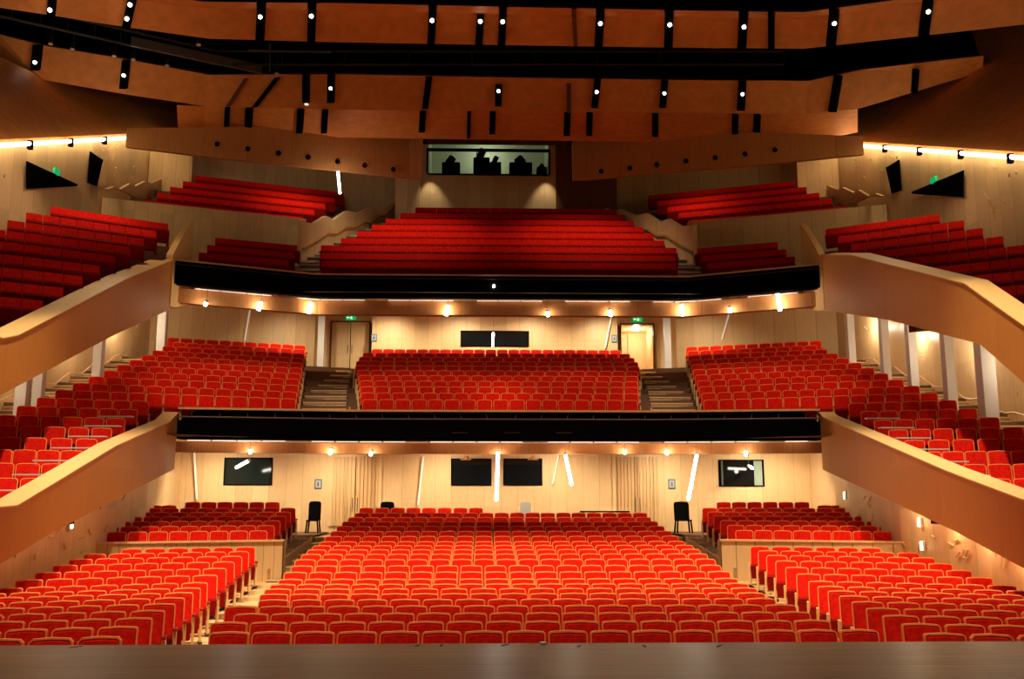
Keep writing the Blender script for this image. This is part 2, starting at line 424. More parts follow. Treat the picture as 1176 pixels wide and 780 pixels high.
def framed_pane(name, px0, px1, py0, py1, Y, pane, label, extra=None, cat='window', frame='black', kind='structure'):
    a = atY(px0, py0, Y); c = atY(px1, py1, Y); m = MB(); t = .045
    m.box(a.x-t, c.x+t, Y-.05, Y+.02, c.z-t, c.z); m.box(a.x-t, c.x+t, Y-.05, Y+.02, a.z, a.z+t)
    m.box(a.x-t, a.x, Y-.05, Y+.02, c.z, a.z); m.box(c.x, c.x+t, Y-.05, Y+.02, c.z, a.z)
    r = m.build(name, frame)
    p = MB(); p.box(a.x, c.x, Y-.03, Y-.01, c.z, a.z); p.build('pane', pane, r)
    tag(r, label, cat); r['kind'] = kind
    return r, a, c
YW = 36.5
framed_pane('window_1', 259.5, 311, 527, 556, YW, 'screen', 'dark green glass window on the stalls back wall, far left')
framed_pane('window_2', 519.5, 563, 528, 556.5, YW, 'gloss', 'black window at stalls back wall centre, left of the pair')
framed_pane('window_3', 579.5, 621.5, 528, 556.5, YW, 'gloss', 'black window at stalls back wall centre, right of the pair')
w4, a, c = framed_pane('window_4', 826, 876.5, 529.5, 557.5, YW, 'gloss', 'black window with pale curtain on the stalls back wall, far right')
for (fx0, fx1) in ((.79, .98), (.03, .07)):
    m = MB(); n = 10; x0 = a.x+(c.x-a.x)*fx0; x1 = a.x+(c.x-a.x)*fx1
    for i in range(n):
        u0 = x0+(x1-x0)*i/n; u1 = x0+(x1-x0)*(i+1)/n; y0 = YW-.06-(.03 if i % 2 else 0); y1 = YW-.06-(0 if i % 2 else .03)
        m.quad((u0, y0, c.z), (u1, y1, c.z), (u1, y1, a.z), (u0, y0, a.z))
        m.quad((u0, y0+.012, c.z), (u1, y1+.012, c.z), (u1, y1+.012, a.z), (u0, y0+.012, a.z))
    m.build('curtain', 'curtain', w4)
# small window hoods
for s, px in ((0, 535), (1, 612)):
    p = atY(px, 525.5, YW); m = MB(); m.tube((p.x, YW-.25, p.z), (p.x, YW, p.z), .07, 12); m.box(p.x-.2, p.x+.2, YW-.1, YW, p.z-.1, p.z-.05)
    tag(m.build('ceiling_speaker', 'beam'), 'small brown fixture above the %s black centre window of the stalls' % ('left', 'right')[s], 'fixture')
# folding timber doors in the stalls
for k, (x0, x1) in enumerate(((383, 433.5), (706.5, 757.5))):
    a = atY(x0, 525, YW-.06); c = atY(x1, 604, YW-.06)
    r = empty('door_%d' % (k+1), (0, 0, 0)); r['kind'] = 'structure'; tag(r, 'pair of ribbed timber doors at the back of the stalls, %s' % ('left', 'right')[k], 'door')
    m = MB(); m.box(a.x-.12, a.x, YW-.1, YW, c.z, a.z+.1); m.box(c.x, c.x+.12, YW-.1, YW, c.z, a.z+.1); m.box(a.x, c.x, YW-.1, YW, a.z, a.z+.1)
    m.build('door_frame', 'birch', r)
    mid = (a.x+c.x)/2
    for q, (u0, u1) in enumerate(((a.x, mid-.02), (mid+.02, c.x))):
        m = MB(); n = 12
        for i in range(n):
            v0 = u0+(u1-u0)*i/n; v1 = u0+(u1-u0)*(i+1)/n; d = .05 if i % 2 else 0
            m.box(v0, v1, YW-.07-d, YW, c.z, a.z)
        l = m.build('door_leaf', 'birch2', r)
        h = MB(); hx = mid-.09 if q == 0 else mid+.09; h.tube((hx, YW-.16, 2.2), (hx, YW-.16, 2.7), .015); h.build('door_handle', 'steel', l)
def sign(px, py, w, h, Y, label):
    p = atY(px, py, Y-.03); m = MB(); m.box(p.x-w/2, p.x+w/2, Y-.05, Y, p.z-h/2, p.z+h/2); r = m.build('wall_sign', 'sign')
    m = MB(); m.box(p.x-w*.36, p.x+w*.36, Y-.056, Y-.05, p.z-h*.38, p.z+h*.38); m.build('face', 'signp', r)
    m = MB(); m.tube((p.x, Y-.062, p.z+h*.18), (p.x, Y-.056, p.z+h*.18), w*.10, 10); m.box(p.x-w*.13, p.x+w*.13, Y-.062, Y-.056, p.z-h*.25, p.z+h*.1); m.build('pictogram', 'sign', r)
    tag(r, label, 'sign')
sign(365.5, 556, .26, .36, YW, 'small framed blue sign on stalls wall beside the left doors')
sign(771.5, 556, .26, .36, YW, 'small framed blue sign on stalls wall beside the right doors')
# chairs and a table behind the last stalls row
def spare_chair(px, py, Y, zf, mat, label, w=.5, rz=0):
    p = atY(px, py, Y); r = empty('spare_chair', (p.x, Y, zf), rz); tag(r, label, 'chair')
    h = w/2; top = p.z-zf
    m = MB(); o = outline(w, .45, top, .09, .01, 4); m.prism([(x, .2+(z-.45)*.12, z) for x, z in o], (0, .04, 0)); m.build('backrest', mat, r)
    m = MB(); m.box(-h, h, -.25, .2, .42, .47); m.build('seat', mat, r, bevel=.015)
    for (sx, sy) in ((-1, -1), (1, -1), (-1, 1), (1, 1)):
        m = MB(); m.tube((sx*(h-.04), sy*.2, .42), (sx*h, sy*.24, 0), .03 if w in (.44, .55) else .014); m.build('leg', 'black', r)
spare_chair(360.5, 576, 35.2, 1.45, 'black', 'black chair against the back wall beside the left stalls doors', .44)
spare_chair(444, 576.5, 35.6, 1.40, 'black', 'black chair behind the last rows, right of the left doors', .5)
spare_chair(604, 577, 35.8, 1.40, 'mesh', 'grey mesh-backed chair behind the last centre row', .40)
spare_chair(784, 576.5, 35.0, 1.45, 'black', 'black chair beside the wall sign at the right rear stalls aisle', .55)
p = atY(667, 587, 35.6); q = atY(722, 587, 35.6)
t = empty('side_table', ((p.x+q.x)/2, 35.6, 1.38)); tag(t, 'long black table behind the last stalls row on the right', 'table')
w = (q.x-p.x)/2; h = p.z-1.38
m = MB(); m.box(-w, w, -.3, .3, h-.05, h); m.build('tabletop', 'black', t)
for sx in (-1, 1):
    for sy in (-1, 1):
        m = MB(); m.tube((sx*(w-.1), sy*.24, h-.05), (sx*(w-.1), sy*.24, 0), .02); m.build('leg', 'black', t)
# wall lamps
for k, (px, py, s) in enumerate(((971, 569, 1), (1057, 600, 1), (1060, 627, 1), (80.5, 602, -1))):
    Yp = {971: 29.5, 1057: 23.6, 1060: 23.4, 80.5: 21.5}[px]
    P_ = sorted([(36.5, 11.9), (33.6, 11.75), (31.4, 11.2), (30.3, 10.95), (28.9, 10.9), (25.4, 10.45), (21.5, 10.3), (19, 10.15)])
    yy = Yp
    for _ in range(30):
        x = lerp(P_, yy); q = atX(px, py, s*(x-.05)); yy += (q.y-yy)*.5
    m = MB(); m.box(q.x-.03, q.x+.03, q.y-.06, q.y+.06, q.z-.12, q.z+.12); r = m.build('wall_lamp', 'white')
    m = MB(); m.box(q.x-s*.045-.012, q.x-s*.045+.012, q.y-.045, q.y+.045, q.z-.1, q.z+.1); m.build('lens', 'strip', r)
    tag(r, ('small white wall light on the right stalls wall, furthest from stage', 'small white wall light on right stalls wall, upper of the near two', 'small white wall light on right stalls wall, lower of the near two', 'small white wall light on the left stalls wall')[k], 'wall light', 'stalls wall lights')
# ================================================================== CIRCLE STRUCTURE
FR = [(-10.03, 29.93), (-4.9, 30.65), (4.9, 30.65), (10.05, 29.93)]
def off(line, d): return [(x, y+d) for x, y in line]
r = empty('balcony', (0, 30.65, 4.5)); tag(r, 'black front of the lower balcony with pale top rail and pipe', 'balcony front')
def child(mb, name, mat, root):
    loc = root.location
    mb.v = [(x-loc.x, y-loc.y, z-loc.z) for x, y, z in mb.v]
    return mb.build(name, mat, root)
m = MB(); m.slab(off(FR, -.02), 5.40, 5.46, (0, .45)); child(m, 'top_rail', 'seatwood', r)
m = MB(); m.slab(off(FR, .14), 5.05, 5.40, (0, .08)); child(m, 'mesh_screen', 'black', r)
m = MB(); m.slab(off(FR, .0), 4.48, 5.06, (0, .45)); child(m, 'fascia', 'black', r)
m = MB(); m.path([Vector((x, y-.08, 5.16)) for x, y in FR], .022); child(m, 'lighting_pipe', 'steel', r)
for x in [-9.6+i*(19.2/23) for i in range(24)]:
    y = lerp(FR, x); m = MB(); m.tube((x, y-.05, 5.14), (x+.10*(1 if x > 0 else -1), y+.2, 5.40), .011, 5); child(m, 'strut', 'steel', r)
for k, px in enumerate((375+15, 441, 504)):
    p = atY(588+(k-1)*60, 497, 30.6); m = MB(); m.box(p.x-.25, p.x+.25, lerp(FR, p.x)-.03, lerp(FR, p.x), p.z-.015, p.z+.015); child(m, 'slot_trim', 'dsteel', r)
# wooden soffit beam under the circle
BEL = BE = [(-10.9, 30.75), (-5.2, 31.75), (5.2, 31.75), (10.9, 30.75)]
m = MB(); m.slab(BE, 4.12, 4.46, (0, .35)); struct(m.build('trim_1', 'beam'), 'brown timber beam under the lower balcony front', 'beam')
m = MB()
m.add([(x, y, 4.62) for x, y in off(FR, .3)]+[(-12.1, 36.6, 4.62), (12.1, 36.6, 4.62), (-12.1, 31.0, 4.62), (12.1, 31.0, 4.62)], [(0, 1, 2, 3, 7, 5, 4, 6)])
struct(m.build('ceiling', 'cream'), 'pale soffit over the rear stalls', 'ceiling')
m = MB(); n = 26
for i in range(n):
    if i % 5 == 4: continue
    x0 = -9.9+19.8*i/n; x1 = x0+19.8/n-.06
    y0, y1 = lerp(FR, x0)+.62, lerp(FR, x1)+.62
    m.add([(x0, y0, 4.60), (x1, y1, 4.60), (x1, y1+.18, 4.60), (x0, y0+.18, 4.60), (x0, y0, 4.46), (x1, y1, 4.46)], [(0, 1, 2, 3), (4, 5, 1, 0)])
tag(m.build('soffit_glow', 'strip2'), 'line of pale glowing panels for the lit soffit under the lower balcony front', 'light strip')  # glowing panels stand in for the lit soffit above the beam
# circle floors
cl = [[(-8.5, CY(r_)-.6), (8.5, CY(r_)-.6)] for r_ in range(11)]+[[(-8.5, 46.2), (8.5, 46.2)]]
cl[0] = [(-6.5, 31.1), (6.5, 31.1)]
struct(terrace(cl, [CFZ(r_) for r_ in range(11)], zdrop=.05).build('floor', ['carpet', 'carpet']), 'stepped floor of the centre circle', 'floor')
for s in MIR:
    ln = []
    for r_ in range(-8, 11):
        x0 = 6.5
        if r_ < 0:
            x0 = 9.8
            for _ in range(12): x0 = 10.05-.0814*(29.95-min(29.95, circ_pt(r_, x0)[1]-.6))+.2
        L_ = []
        for x_ in (x0, 10.0, 10.45, 15.5):
            x_ = max(x_, x0); a = circ_pt(r_, s*x_); y_ = a[1]-.6
            if r_ >= 0 and x_ <= 10.2: y_ = max(y_, lerp(FR, s*x_)+.47)
            L_.append((a[0], y_))
        ln.append(L_)
    ln.append([(s*8.6, 45.3), (s*10, 44.8), (s*10.45, 44.7), (s*15.5, 43.2)])
    b = terrace(ln, [CFZ(r_) for r_ in range(-8, 11)], zdrop=.02)
    struct(b.build('floor', ['carpet', 'carpet']), 'stepped floor of the %s circle wing' % SIDE[s], 'floor')
    # aisle stairs between centre and side block
    r0 = empty('staircase', (s*6.0, 31, 4.9)); tag(r0, 'dark timber aisle stairs with pale nosings in the lower balcony, %s' % SIDE[s], 'stairs', 'lower balcony aisle stairs')
    m = MB(); m2 = MB()
    for q in range(24):
        y0 = 31.15+.585*q; z = 4.93+.176*q
        if z > 8.5: break
        xa = lerp([(31, 5.02), (38, 6.0), (44, 6.6)], y0); xb = lerp([(31, 6.55), (38, 7.6), (44, 8.6)], y0)
        m.box(min(s*xa, s*xb), max(s*xa, s*xb), y0, y0+.62, z-.3, z)
        m2.box(min(s*xa, s*xb), max(s*xa, s*xb), y0-.01, y0+.07, z-.03, z+.006)
    child(m, 'treads', 'stepdark', r0); child(m2, 'nosings', 'nosing', r0)
    m = MB(); m.path([Vector((s*(x_), y_, z_)) for x_, y_, z_ in ((4.92, 31.2, 5.6), (4.92, 31.2, 4.9))], .03); child(m, 'newel', 'seatwood', r0)
    # outer steps by the wall
    r0 = empty('staircase', (s*14.6, 24, 3)); tag(r0, 'timber steps beside the wall of the lower balcony, %s side' % SIDE[s], 'stairs', 'lower balcony outer steps')
    m = MB(); m2 = MB()
    for q in range(-15, 20):
        a = circ_pt(q/2, s*14.7); y0 = a[1]-.6; z = 4.92+.176*q
        m.box(min(s*14.1, s*15.35), max(s*14.1, s*15.35), y0, y0+.6, z-.3, z); m2.box(min(s*13.95, s*15.35), max(s*13.95, s*15.35), y0-.01, y0+.08, z-.03, z+.006)
    child(m, 'treads', 'stepdark', r0); child(m2, 'nosings', 'nosing', r0)
# circle walls
m = MB(); m.box(-7.0, 6.6, 45.0, 45.2, 8.2, 12.3); m.box(-8.9, 8.9, 46.1, 46.25, 8.2, 12.3)
a = atY(427.5, 370, 45); c = atY(709, 370, 45)
m = MB(); m.box(a.x, c.x, 45.0, 46.2, 8.2, 12.4)
a = atY(372, 370, 46); d_l = atY(381.5, 370, 46); d_r = atY(423, 425, 46); e_l = atY(713, 373, 46); e_r = atY(751, 425, 46)
m.box(-9.2, d_l.x, 46, 46.15, 8.2, 12.4); m.box(d_l.x, d_r.x+.3, 46, 46.15, d_l.z, 12.4)
m.box(e_r.x, 9.2, 46, 46.15, 8.2, 12.4); m.box(e_l.x-.3, e_r.x, 46, 46.15, e_l.z, 12.4)
struct(m.build('wall_back', 'birch'), 'birch panelled back wall of the lower balcony', 'wall')
for s in MIR:
    m = MB(); m.slab([(s*8.45, 46.2), (s*8.5, 44.4), (s*15.7, 41.9)], 8.0, 12.4, (0, .15))
    struct(m.build('wall_back_'+SIDE[s], 'birch'), 'birch panelled angled back wall of the lower balcony, %s' % SIDE[s], 'wall')
    P = [(15.3, 42.4), (15.5, 36), (15.35, 33), (15.5, 28), (15.4, 24), (15.5, 18)]
    m = MB(); m.slab([(s*x, y) for x, y in P], [8, 5.6, 4.4, 3, 1.5, .5], [12.2, 10.6, 9.6, 7.8, 6.3, 4.2], (s*.2, 0))
    for q in range(22):
        y = random.uniform(22, 41); z = lerp([(22, 3.6), (41, 9.6)], y)+random.uniform(0, .8); a_ = random.uniform(0, 3.14); d = random.uniform(.06, .14)
        m.tube((s*15.33, y-math.cos(a_)*d, z-math.sin(a_)*d), (s*15.28, y+math.cos(a_)*d, z+math.sin(a_)*d), .02, 6)
    struct(m.build('wall_circle_'+SIDE[s], 'birch'), 'birch panelled outer wall of the lower balcony, %s' % SIDE[s], 'wall')
    # wavy handrail
    r0 = MB(); pts = []
    for q in range(34):
        y = 23+.5*q; pts.append(Vector((s*15.22, y, 2.7+.9+(.304)*(y-23)*1.0+.10*math.sin(q*1.5))))
    r0.path(pts, .03)
    tag(r0.build('handrail', 'seatwood'), 'wavy timber handrail on the %s outer wall of the lower balcony' % SIDE[s], 'handrail')
# doors in the circle
r = empty('door_3', (0, 0, 0)); r['kind'] = 'structure'; tag(r, 'closed pale double door of the lower balcony with green exit sign above', 'door')
m = MB(); t = .06; m.box(d_l.x-t, d_l.x, 45.95, 46.1, d_r.z, d_l.z+t); m.box(d_r.x, d_r.x+t, 45.95, 46.1, d_r.z, d_l.z+t); m.box(d_l.x, d_r.x, 45.95, 46.1, d_l.z, d_l.z+t); m.build('door_frame', 'brown', r)
mid = (d_l.x+d_r.x)/2
for u0, u1 in ((d_l.x, mid-.02), (mid+.02, d_r.x)):
    m = MB(); m.box(u0, u1, 46.0, 46.08, d_r.z-.2, d_l.z); l = m.build('door_leaf', 'birch', r)
    h = MB(); hx = mid+(.1 if u0 > mid else -.1); h.tube((hx, 45.93, d_r.z+.8), (hx, 45.93, d_r.z+1.2), .015); h.build('door_handle', 'steel', l)
r = empty('door_4', (0, 0, 0)); r['kind'] = 'structure'; tag(r, 'open doorway of the lower balcony with a lit lobby and second door', 'door')
m = MB(); m.box(e_l.x-t, e_l.x, 45.9, 46.1, e_r.z, e_l.z+t); m.box(e_r.x, e_r.x+t, 45.9, 46.1, e_r.z, e_l.z+t); m.box(e_l.x, e_r.x, 45.9, 46.1, e_l.z, e_l.z+t); m.build('door_frame', 'brown', r)
m = MB(); m.box(e_l.x-.1, e_l.x, 46.1, 48.6, e_r.z-.5, e_l.z+.1); m.box(e_r.x, e_r.x+.1, 46.1, 48.6, e_r.z-.5, e_l.z+.1); m.box(e_l.x, e_r.x, 48.5, 48.6, e_r.z-.5, e_l.z+.1); m.box(e_l.x, e_r.x, 46.1, 48.6, e_l.z, e_l.z+.1); m.box(e_l.x, e_r.x, 46.1, 48.6, e_r.z-.5, e_r.z-.4); m.build('lobby_lining', 'birch', r)
f0 = atY(722, 380, 48.5); f1 = atY(742, 425, 48.5)
m = MB(); m.box(f0.x, f1.x, 48.42, 48.48, f1.z-.4, f0.z); dl = m.build('inner_door', 'birch', r)
m = MB(); m.box(f0.x-.08, f0.x, 48.4, 48.5, f1.z-.4, f0.z+.08); m.box(f1.x, f1.x+.08, 48.4, 48.5, f1.z-.4, f0.z+.08); m.box(f0.x, f1.x, 48.4, 48.5, f0.z, f0.z+.08); m.build('inner_frame', 'birch2', dl)
LOBBY = ((e_l.x+e_r.x)/2+.15, 47.2, e_l.z-.25)
m = MB(); m.tube((LOBBY[0], 47.2, e_l.z-.06), (LOBBY[0], 47.2, e_l.z-.01), .14, 12); m.build('ceiling_lamp', 'led', r)
framed_pane('window_5', 530, 606.5, 381, 397.5, 45.0, 'gloss', 'wide black control window in the lower balcony back wall')
p = atY(567, 381, 45.0); q = atY(567, 398, 45.0)
for px, py, sd in ((403, 365, 'left closed'), (732, 367, 'right open')):
    p = atY(px, py, 45.85); m = MB(); m.box(p.x-.23, p.x+.23, 45.8, 45.86, p.z-.11, p.z+.11); r = m.build('exit_sign', 'green')
    m = MB(); m.box(p.x-.17, p.x-.04, 45.79, 45.8, p.z-.012, p.z+.012)
    m.add([(p.x-.19, 45.79, p.z), (p.x-.14, 45.79, p.z+.04), (p.x-.14, 45.79, p.z-.04)], [(0, 1, 2)])
    m.tube((p.x+.03, 45.79, p.z+.06), (p.x+.03, 45.80, p.z+.06), .018, 8)
    m.box(p.x, p.x+.06, 45.79, 45.8, p.z-.02, p.z+.035); m.box(p.x-.02, p.x+.02, 45.79, 45.8, p.z-.07, p.z-.02); m.box(p.x+.04, p.x+.08, 45.79, 45.8, p.z-.07, p.z-.02)
    m.build('pictogram', 'signw', r)
    tag(r, 'green exit sign above the %s door of the lower balcony' % sd, 'exit sign', 'exit signs')
sign(429.5, 388, .27, .36, 45.0, 'small blue sign on lower balcony wall beside the left door')
sign(705.5, 389, .27, .36, 45.0, 'small blue sign on lower balcony wall beside the right door')
# white columns
cols = [('left', 185, 362, 405, -13.84, .17), ('left', 112, 393, 428, -13.84, .15), ('left', 43, 435, 468, -13.84, .14), ('left', 23, 450, 490, -13.84, .16),
        ('right', 978, 357, 412, 13.84, .14), ('right', 1018, 368, 432, 13.84, .14), ('right', 1050, 376, 450, 13.84, .14), ('right', 1093, 386, 470, 13.84, .15), ('right', 1137, 396, 492, 13.84, .20)]
cnt = {'left': 0, 'right': 0}
for sd, px, y0, y1, X, w in cols:
    p = atX(px, y1, X); cnt[sd] += 1
    top = p.z+3.6
    m = MB(); m.box(-w, w, -w, w, -.9, 3.4)
    m.v = [(x, y, z) for x, y, z in m.v]; o = m.build('white_column', 'white', bevel=.01); o.location = (p.x, p.y, p.z)
    tag(o, 'white square column at the %s edge of the lower balcony, %s from the back' % (sd, ORD[cnt[sd]] if sd == 'left' else ORD[cnt[sd]]), 'column', 'white columns under the upper wings')
for sd, px in (('left', 370), ('right', 765.5)):
    p = atY(px, 362, 44.2); m = MB(); m.box(p.x-.15, p.x+.15, 44.05, 44.35, 8.2, 12.2)
    tag(m.build('white_column', 'white'), 'white column beside the %s door recess of the lower balcony' % sd, 'column', 'white columns at the balcony doors')
# ================================================================== PARAPETS (side wings)
def parapet(s, plan, T_, B_, t, label, cw, ch):
    ys = sorted({y for y, z in T_} | {y for y, z in B_})
    ys = [y for y in ys if T_[0][0] <= y <= T_[-1][0]]
    r = empty('balcony_parapet', (s*plan(ys[0]), ys[0], lerp(B_, ys[0]))); tag(r, label, 'parapet')
    m = MB(); L = [(s*plan(y), y) for y in ys]
    m.slab(L, [lerp(B_, y) for y in ys], [lerp(T_, y)-.02 for y in ys], (s*t, 0)); child(m, 'panel', 'honey', r)
    m = MB(); vs = []
    for y in ys:
        x = plan(y)-.03; z = lerp(T_, y)
        vs += [(s*x, y, z-.03), (s*x, y, z), (s*(x+cw), y, z+ch), (s*(x+cw), y, z+ch-.12), (s*(x+t), y, z-.03)]
    fs = []
    for i in range(len(ys)-1):
        p = 5*i
        fs += [(p+k, p+(k+1) % 5, p+5+(k+1) % 5, p+5+k) for k in range(5)]
    fs += [(0, 1, 2, 3, 4), tuple(range(5*len(ys)-1, 5*len(ys)-6, -1))]
    m.add(vs, fs); child(m, 'cap', M['cap'], r)
    return r
M['cap'] = wood('cap_timber_lit', (.72, .44, .16), 3.1, .04, .1, .06, .5)  # paler copy of the parapet timber, light from above put into its colour
planL = lambda y: 10.05-.0814*(29.95-y)
planU = lambda y: 11.55-.012*(33-y)
LTS = {-1: [(15, 2.42), (18, 2.52), (23.7, 3.92), (28.9, 4.93), (29.95, 5.30)], 1: [(15, 2.5), (16.9, 2.63), (20.2, 3.24), (29.4, 5.15), (29.95, 5.36)]}
UTS = {-1: [(15.5, 6.1), (21.6, 6.22), (22.3, 6.41), (28.85, 9.29), (33.2, 11.0)], 1: [(15.5, 6.2), (20.3, 6.3), (23.0, 7.96), (30.3, 10.58), (33.2, 11.35)]}
UBS = {-1: [(15.5, 2.9), (21.56, 4.86), (28.1, 7.38), (33.2, 9.2), (35, 9.6)], 1: [(15.5, 2.2), (20.6, 5.07), (22.5, 6.32), (27.7, 7.9), (33.2, 9.3), (35, 9.6)]}
for s in MIR:
    UT = UTS[s]; UB = UBS[s]
    parapet(s, planL, LTS[s], LB, .34, 'lower %s timber balcony parapet sloping down towards the stage' % SIDE[s], .44, .05)
    parapet(s, planU, UT, UB, .42, 'upper %s timber balcony parapet sloping down towards the stage' % SIDE[s], .62, .07)
    # rising end piece beside the upper wing
    m = MB(); ys = [33.1, 33.8, 34.5, 35.2]; L = [(s*(11.55-.02), y) for y in ys]
    m.slab(L, [9.3, 9.4, 9.6, 9.8], [11.14, 11.85, 12.5, 13.1], (s*.24, 0))
    tag(m.build('wing_partition', M['cap']), 'rising timber end of the upper %s parapet between two seat blocks' % SIDE[s], 'partition')
    # undersides of the wings
    m = MB(); ys = [15, 17.9, 20, 25.8, 29.95]
    for y0, y1 in zip(ys, ys[1:]):
        m.quad((s*planL(y0), y0, lerp(LB, y0)+.03), (s*planL(y1), y1, lerp(LB, y1)+.03), (s*12.2, y1, lerp(LB, y1)+.03), (s*12.2, y0, lerp(LB, y0)+.03))
    m.add([(s*10.0, 29.95, 4.62), (s*12.2, 29.95, 4.62), (s*12.2, 31.1, 4.62), (s*10.0, 31.1, 4.62)], [(0, 1, 2, 3)])
    struct(m.build('ceiling', 'honey'), 'timber underside of the lower %s wing' % SIDE[s], 'ceiling')
    m = MB(); ys = sorted({y for y, z in UB})
    for y0, y1 in zip(ys, ys[1:]):
        m.quad((s*planU(y0), y0, lerp(UB, y0)+.03), (s*planU(y1), y1, lerp(UB, y1)+.03), (s*15.7, y1, lerp(UB, y1)+.03), (s*15.7, y0, lerp(UB, y0)+.03))
    m.quad((s*11.4, 35, 9.9), (s*15.8, 33, 9.9), (s*15.8, 46.3, 12.3), (s*8.5, 46.3, 12.3)); 
    struct(m.build('ceiling', 'cream'), 'pale underside of the upper %s wing' % SIDE[s], 'ceiling')
    # row-end ledges beside the lower parapet
    for k, r_ in enumerate(range(-8, -1)):
        x0 = s*(planL(circ_pt(r_, 9.8)[1])+.50); a = circ_pt(r_, x0); z = CFZ(r_)+.74
        m = MB(); m.box(min(x0, x0+s*.95), max(x0, x0+s*.95), a[1]-.80, a[1]-.62, z-.03, z); q = m.build('row_end_ledge', 'white')
        tag(q, 'white ledge closing a seat row at the %s lower parapet, %s from the stage' % (SIDE[s], ORD[k+1]), 'ledge', 'white row-end ledges')
# ================================================================== UPPER TIER STRUCTURE
UF = [(-11.6, 33.35), (-6.9, 35.45), (7.2, 35.45), (11.6, 33.35)]
r = empty('balcony', (0, 35.45, 10.2)); tag(r, 'black front of the upper balcony with thin pale rail', 'balcony front')
m = MB(); m.slab(off(UF, -.02), 11.0, 11.06, (0, .4)); child(m, 'top_rail', 'seatwood', r)
m = MB(); m.slab(off(UF, .0), 10.18, 11.0, (0, .4)); child(m, 'fascia', 'black', r)
m = MB(); m.path([Vector((x, y-.10, 10.86)) for x, y in UF], .018); child(m, 'lighting_pipe', 'dsteel', r)
p = atY(567, 328.5, 35.35); m = MB(); m.tube((p.x, 35.3, p.z), (p.x, 35.45, p.z), .05, 10); child(m, 'indicator_lamp', 'lens', r)
BE = [(-12.2, 33.6), (-6.9, 36.0), (7.2, 36.0), (12.2, 33.6)]
m = MB(); m.slab(BE, 9.60, 10.12, (0, .35)); struct(m.build('trim_2', 'beam'), 'brown timber beam under the upper balcony front', 'beam')
m = MB()
m.quad((-9, 35.2, 10.3), (9, 35.2, 10.3), (9, 46.3, 12.3), (-9, 46.3, 12.3))
for s in MIR: m.add([(s*9, 35.2, 10.3), (s*9, 46.3, 12.3), (s*15.6, 44, 12.1), (s*12.2, 33.5, 10.3)], [(0, 1, 2, 3)])
struct(m.build('ceiling', 'cream'), 'pale soffit over the rear of the lower balcony', 'ceiling')
m = MB(); n = 26
for i in range(n):
    if i % 4 == 3: continue
    x0 = -11.+22*i/n; x1 = x0+22/n-.05; y0, y1 = lerp(UF, x0)+.42, lerp(UF, x1)+.42
    m.add([(x0, y0, 10.14), (x1, y1, 10.14), (x1, y1+.12, 10.14), (x0, y0+.12, 10.14)], [(0, 1, 2, 3)])
tag(m.build('soffit_glow', 'strip2'), 'line of pale glowing panels for the lit soffit under the upper balcony front', 'light strip')  # glow stands in for the lit soffit in the gap
ul = [[(-8.0, UY(k)-.55), (8.0, UY(k)-.55)] for k in range(9)]+[[(-8, 45.1), (8, 45.1)]]
ul[0] = [(-7, 35.9), (7, 35.9)]
struct(terrace(ul, [UFZ(k) for k in range(9)], zdrop=.05).build('floor', ['carpet', 'carpet']), 'stepped floor of the upper centre seating', 'floor')
